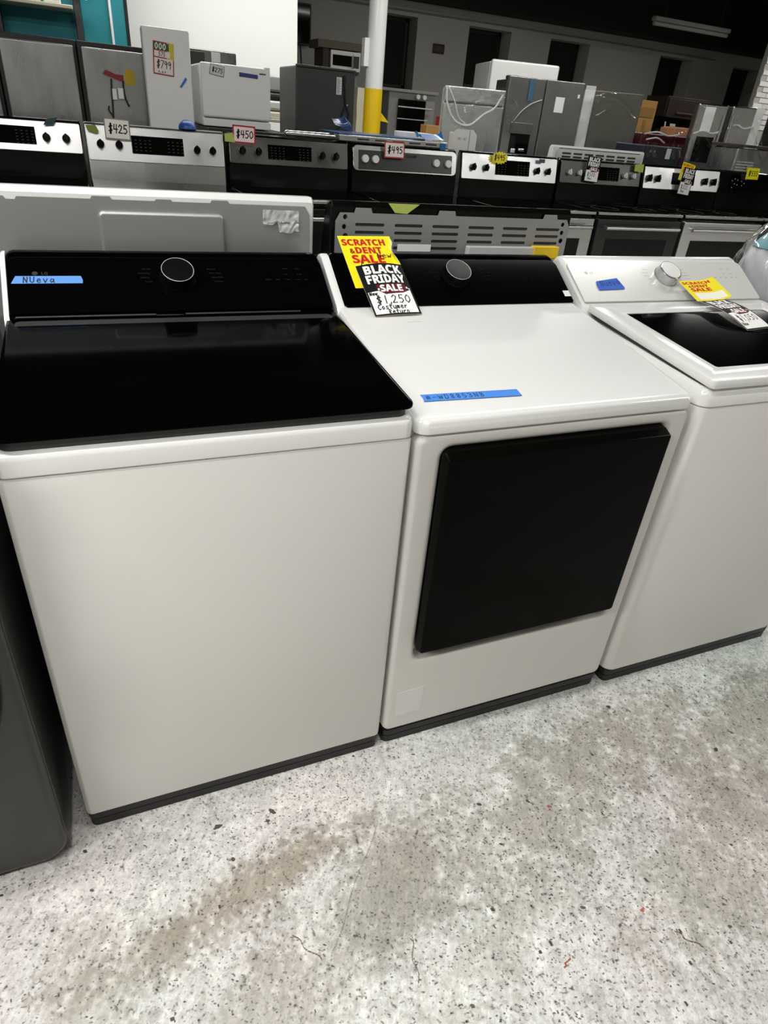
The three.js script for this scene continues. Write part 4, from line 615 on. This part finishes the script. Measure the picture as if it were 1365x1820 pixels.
{
  const t = thing('wrapped_appliance', 'maroon washer wrapped in glossy film behind the bright steel range', 'washer', [5.74, 0, -5.36]);
  part('cabinet', box(0, 0.0, -0.3, 0.74, 1.44, 0, 0.02), M.maroon, t); part('film', crumple(0.72, 0.30, 40, 0.03).translate(0.36, 1.34, 0.004), M.film, t, 'shiny clear film'); for (const pts of [[[0.02, 1.43, 0.01], [0.18, 1.455, 0.02], [0.34, 1.43, 0.02], [0.5, 1.45, 0.01]], [[0.06, 1.38, 0.012], [0.2, 1.40, 0.02], [0.32, 1.36, 0.014]]]) part('film_fold', tube(pts, 0.008, 6, 20), M.milkyFilm, t); part('door', new THREE.TorusGeometry(0.2, 0.03, 12, 40).translate(0.35, 0.85, 0.01), M.chrome, t);
  const u = thing('control_console', 'dark boxed control console with white tag in front of the maroon washer', 'appliance', [5.0, 0, -4.45]); part('cabinet', box(0, 0.0, -0.4, 0.46, 1.335, 0, 0.012), M.navy, u); part('top_film', crumple(0.46, 0.12, 50, 0.03).translate(0.23, 1.30, 0.004), M.film, u); part('tag', box(0.27, 1.235, 0.012, 0.325, 1.32, 0.014, 0.0006), M.whitePaper, u, 'white tag'); for (const x of [0.07, 0.12]) part('knob', cyl(0.014, 0.012, 0.02, 16).rotateX(Math.PI / 2).translate(x, 1.288, 0.012), M.chrome, u);
  const w = thing('cardboard_carton', 'small orange brown carton above the maroon washer', 'carton', [6.52, 0, -5.72]); part('panel', box(0, 0.0, -0.25, 0.42, 1.52, 0, 0.008), std(lin(0.45, 0.22, 0.1), 0.8), w); part('flap', box(0.02, 1.52, -0.23, 0.40, 1.528, -0.02, 0.002), std(lin(0.5, 0.27, 0.13), 0.8), w);
}
{ // french door fridge
  const t = thing('refrigerator', 'shiny stainless french door refrigerator wrapped in film at the right', 'refrigerator', [6.06, 0, -5.0], R(-38));
  const bright = std(lin(0.6, 0.6, 0.6), 0.24, 1, { roughnessMap: smudge });
  part('cabinet', box(0, 0.02, -0.36, 0.62, 1.73, -0.06, 0.01), M.charcoal, t); const L = part('door', box(0, 0.06, -0.058, 0.285, 1.735, 0.0, 0.014), bright, t); const Q = part('door', box(0.325, 0.06, -0.058, 0.62, 1.735, 0.0, 0.014), bright, t);
  for (const [x, d] of [[0.262, L], [0.345, Q]]) part('handle', cyl(0.012, 0.012, 1.1, 14).translate(x, 1.1, 0.045), M.chrome, d);
  part('dispenser', box(0.06, 1.22, -0.002, 0.23, 1.45, 0.006, 0.006), M.blackGlass, L); part('film', crumple(0.62, 0.5, 60, 0.05).translate(0.31, 1.46, 0.016), M.film, t); part('paper', box(0.07, 1.50, 0.002, 0.17, 1.71, 0.004, 0.0006), M.whitePaper, L, 'white paper'); for (const pts of [[[0.02, 1.47, 0.012], [0.10, 1.50, 0.03], [0.20, 1.485, 0.03], [0.28, 1.51, 0.02]], [[0.33, 1.54, 0.02], [0.40, 1.575, 0.03], [0.48, 1.55, 0.03], [0.56, 1.57, 0.02]], [[0.05, 1.12, 0.012], [0.16, 1.16, 0.02], [0.27, 1.13, 0.016]]]) part('film_fold', tube(pts, 0.009, 6, 20), M.milkyFilm, t); part('corner_guard', box(0.55, 0.9, 0.002, 0.622, 1.738, 0.012, 0.003), M.whitePaper, Q, 'white foam corner guard'); part('foot_rail', box(0.03, 0, -0.34, 0.59, 0.03, -0.06), M.rubber, t);
}
{
  const t = thing('refrigerator', 'dark steel refrigerator at the right edge beside the shiny one', 'refrigerator', [6.66, 0, -4.5], R(-38)); part('cabinet', box(0, 0.02, -0.6, 0.8, 1.74, -0.05, 0.01), M.charcoal, t); part('door', box(0, 0.06, -0.048, 0.8, 1.74, 0, 0.012), M.steel, t); part('foot_rail', box(0.03, 0, -0.5, 0.77, 0.03, -0.06), M.rubber, t);
  const u = thing('wrapped_appliance', 'grey oven wrapped in milky film at the right edge', 'oven', [5.66, 0, -3.98]); part('cabinet', box(0, 0.0, -0.3, 0.75, 1.38, 0, 0.012), M.steel, u); for (let i = 0; i < 5; i++) part('vent_slat', box(0.03, 1.18 + i * 0.022, 0.0, 0.24, 1.19 + i * 0.022, 0.008, 0.002), M.paleSteel, u); part('film', crumple(0.72, 0.34, 70, 0.06).translate(0.36, 1.33, 0.01), M.film, u); part('lid', box(-0.02, 1.385, -0.31, 0.77, 1.41, 0.02, 0.006), std(lin(0.05, 0.035, 0.04), 0.3), u); part('note', box(0.16, 1.20, 0.012, 0.22, 1.245, 0.014, 0.0006), std(lin(0.4, 0.45, 0.2), 0.7), u);
}
// teal display with shelf, left
{
  const t = thing('display_unit', 'teal backed display unit with a cream shelf above the refrigerators', 'display unit', [-0.75, 0, -4.85]);
  part('back_panel', box(0, 0.02, -0.05, 1.02, 2.6, 0, 0.004), M.teal, t, 'teal back panel'); part('side_panel', box(1.05, 0.0, -0.08, 1.33, 2.6, 0.0, 0.006), M.teal, t, 'teal side panel'); part('post', box(1.008, 0, 0, 1.05, 2.6, 0.05, 0.006), M.charcoal, t); part('trim', box(1.228, 0.0, 0.0, 1.244, 2.6, 0.012, 0.003), M.plastic, t, 'white corner trim'); part('end_strip', box(1.33, 0, -0.05, 1.35, 2.6, 0.004, 0.002), M.blackPlastic, t);
  part('shelf', box(0.0, 1.792, 0.0, 1.0, 1.812, 0.28, 0.004), M.cream, t, 'cream wooden shelf'); part('bracket', box(0.55, 1.6, 0.0, 0.57, 1.79, 0.12, 0.004), M.charcoal, t); part('end_strip', box(-0.0, 0, 0.0, 0.03, 2.6, 0.3, 0.004), M.blackPlastic, t);
  [[0.72, 0.10, 0.13, 'left white carton on the cream shelf'], [0.835, 0.10, 0.15, 'middle white carton on the cream shelf']].forEach(([x, w, h, l]) => single('white_carton', box(-0.75 + x, 1.8125, -4.78, -0.75 + x + w, 1.8125 + h, -4.60, 0.004), M.whitePaper, l, 'carton'));
  single('dark_carton', box(-0.60, 1.8125, -4.78, -0.06, 1.97, -4.63, 0.004), M.wood, 'dark carton on the cream shelf, left of the white ones', 'carton');
  flat('paper_tag', 'white paper arrow hanging by the teal panel post', 'paper', [[-0.18, 0.035], [-0.18, 0.075], [0.0, 0.06], [0.07, 0.045], [0.10, 0.02], [0.055, 0.0], [0.0, 0.025]], V(0.285, 1.862, -4.785), V(1, 0, 0), V(0, 1, 0), M.whitePaper);
}
// things far back in the dark
{
  const t = thing('wall_television', 'dark flat screen on the far wall beside the white partition', 'television', [2.75, 0, -10.95]); part('bezel', box(-0.2, 2.2, 0, 0.94, 2.72, 0.05, 0.008), M.blackPlastic, t); part('screen', box(-0.18, 2.22, 0.05, 0.92, 2.70, 0.053, 0.001), M.blackGlass, t); part('cable', tube([[0.78, 2.2, 0.02], [0.80, 1.9, 0.02], [0.78, 1.6, 0.02], [0.82, 1.3, 0.02]], 0.012, 6), M.blackPlastic, t);
  const s = thing('shelf_cabinet', 'dark open cabinet holding a microwave against the far wall', 'cabinet', [3.42, 0, -9.4]); part('side', box(0.0, 0, -0.4, 0.09, 2.10, 0.0, 0.006), M.wood, s); part('top_board', box(-0.08, 2.10, -0.42, 0.56, 2.19, 0.03, 0.006), std(lin(0.12, 0.11, 0.08), 0.8), s); part('shelf', box(0.09, 1.83, -0.4, 0.54, 1.86, 0.0, 0.004), M.charcoal, s); part('lower_panel', box(0.09, 0.0, -0.38, 0.54, 1.83, -0.06, 0.004), std(lin(0.28, 0.28, 0.26), 0.7), s);
  const m = thing('microwave', 'white fronted microwave on the shelf of the dark cabinet', 'microwave', [3.53, 1.862, -9.38]); part('case', box(0, 0, -0.3, 0.44, 0.225, 0.0, 0.008), M.enamel, m); part('window', box(0.03, 0.05, -0.002, 0.31, 0.175, 0.004, 0.003), M.blackGlass, m); part('control_panel', box(0.335, 0.04, -0.002, 0.42, 0.18, 0.003, 0.003), M.charcoal, m); part('handle', cyl(0.01, 0.01, 0.16, 12).translate(0.322, 0.11, 0.02), M.chrome, m);
  const f = thing('picture_frame', 'small brown framed picture on the far wall between two windows', 'picture', [5.83, 2.33, -10.99]); part('frame', plate([[0, 0], [0.21, 0], [0.21, 0.13], [0, 0.13]].map(([a, b]) => [a, b]), 0.02, 0.004, [[[0.02, 0.02], [0.02, 0.11], [0.19, 0.11], [0.19, 0.02]]]), M.wood, f); part('print', box(0.02, 0.02, 0.002, 0.19, 0.11, 0.006, 0.001), std(lin(0.06, 0.04, 0.02), 0.7), f);
  const w = thing('white_cabinet', 'pale cabinet under the old range in the dark', 'cabinet', [4.05, 0, -8.8]); part('case', box(0, 0, -0.6, 1.0, 0.74, 0, 0.01), std(lin(0.3, 0.3, 0.27), 0.6), w); part('top', box(-0.03, 0.74, -0.62, 1.03, 0.77, 0.02, 0.006), M.plastic, w); part('door', box(0.02, 0.05, 0.0, 0.49, 0.72, 0.015), M.plastic, w); part('door', box(0.51, 0.05, 0.0, 0.98, 0.72, 0.015), M.plastic, w);
  const g = thing('old_range', 'pale range with dark oven stacked on a cabinet in the dark', 'stove', [4.22, 0.77, -8.82]); part('body', box(0, 0, -0.55, 0.72, 0.92, -0.02, 0.01), std(lin(0.3, 0.3, 0.28), 0.5), g); part('cooktop', box(-0.14, 0.90, -0.57, 0.74, 0.935, 0.02, 0.006), std(lin(0.3, 0.3, 0.28), 0.4), g); part('door', box(0.14, 0.2, -0.02, 0.56, 0.82, 0.012, 0.006), M.blackGloss, g); part('rack_line', [box(0.13, 0.72, 0.012, 0.66, 0.735, 0.03), box(0.13, 0.58, 0.012, 0.60, 0.59, 0.02)], M.paleSteel, g); for (const x of [0.42, 0.52]) part('knob', cyl(0.03, 0.028, 0.03, 16).rotateX(Math.PI / 2).translate(x, 0.86, 0.03), M.plastic, g);
  const c = thing('cream_sack', 'cream coloured wrapped slab standing behind the yellow foot of the column', 'package', [2.92, 0, -6.6]); { const q = new THREE.BoxGeometry(0.20, 1.60, 0.1, 8, 40, 3).translate(0.1, 0.80, 0), p = q.attributes.position; for (let i = 0; i < p.count; i++) { const y = p.getY(i); p.setX(i, p.getX(i) + 0.02 * (fbm(y * 6, p.getZ(i) * 9, 3) - 0.5) + (p.getX(i) > 0.1 ? 0.03 * (noise(y * 5, 3) - 0.5) : 0)); p.setZ(i, p.getZ(i) + 0.03 * (fbm(p.getX(i) * 14 + 6, y * 8, 3) - 0.5)); } q.computeVertexNormals(); part('wrapper', q, M.cream, c); }
  single('cardboard_box', box(3.33, 0, -5.8, 3.47, 1.33, -5.66, 0.006), M.carton, 'small brown box beside the film wrapped refrigerator', 'box');
  single('red_tool_case', box(3.49, 0, -5.8, 3.56, 1.41, -5.72, 0.01), std(lin(0.35, 0.01, 0.03), 0.5), 'narrow red case beside the film wrapped refrigerator', 'case');
}
// everything that stands on the slab reaches down to it
for (const o of scene.children) {
  if (!o.userData.category || /^(top_load_washer|clothes_dryer)/.test(o.name)) continue;
  const b = new THREE.Box3().setFromObject(o); if (Math.abs(b.min.y) > 0.004) continue;
  const k = (b.max.y - FLOOR) / (b.max.y - b.min.y); o.scale.y = k; o.position.y = FLOOR - b.min.y * k;
}
scene.traverse((o) => { if (o.isMesh) { o.castShadow = true; o.receiveShadow = true; } });
renderer.render(scene, camera);
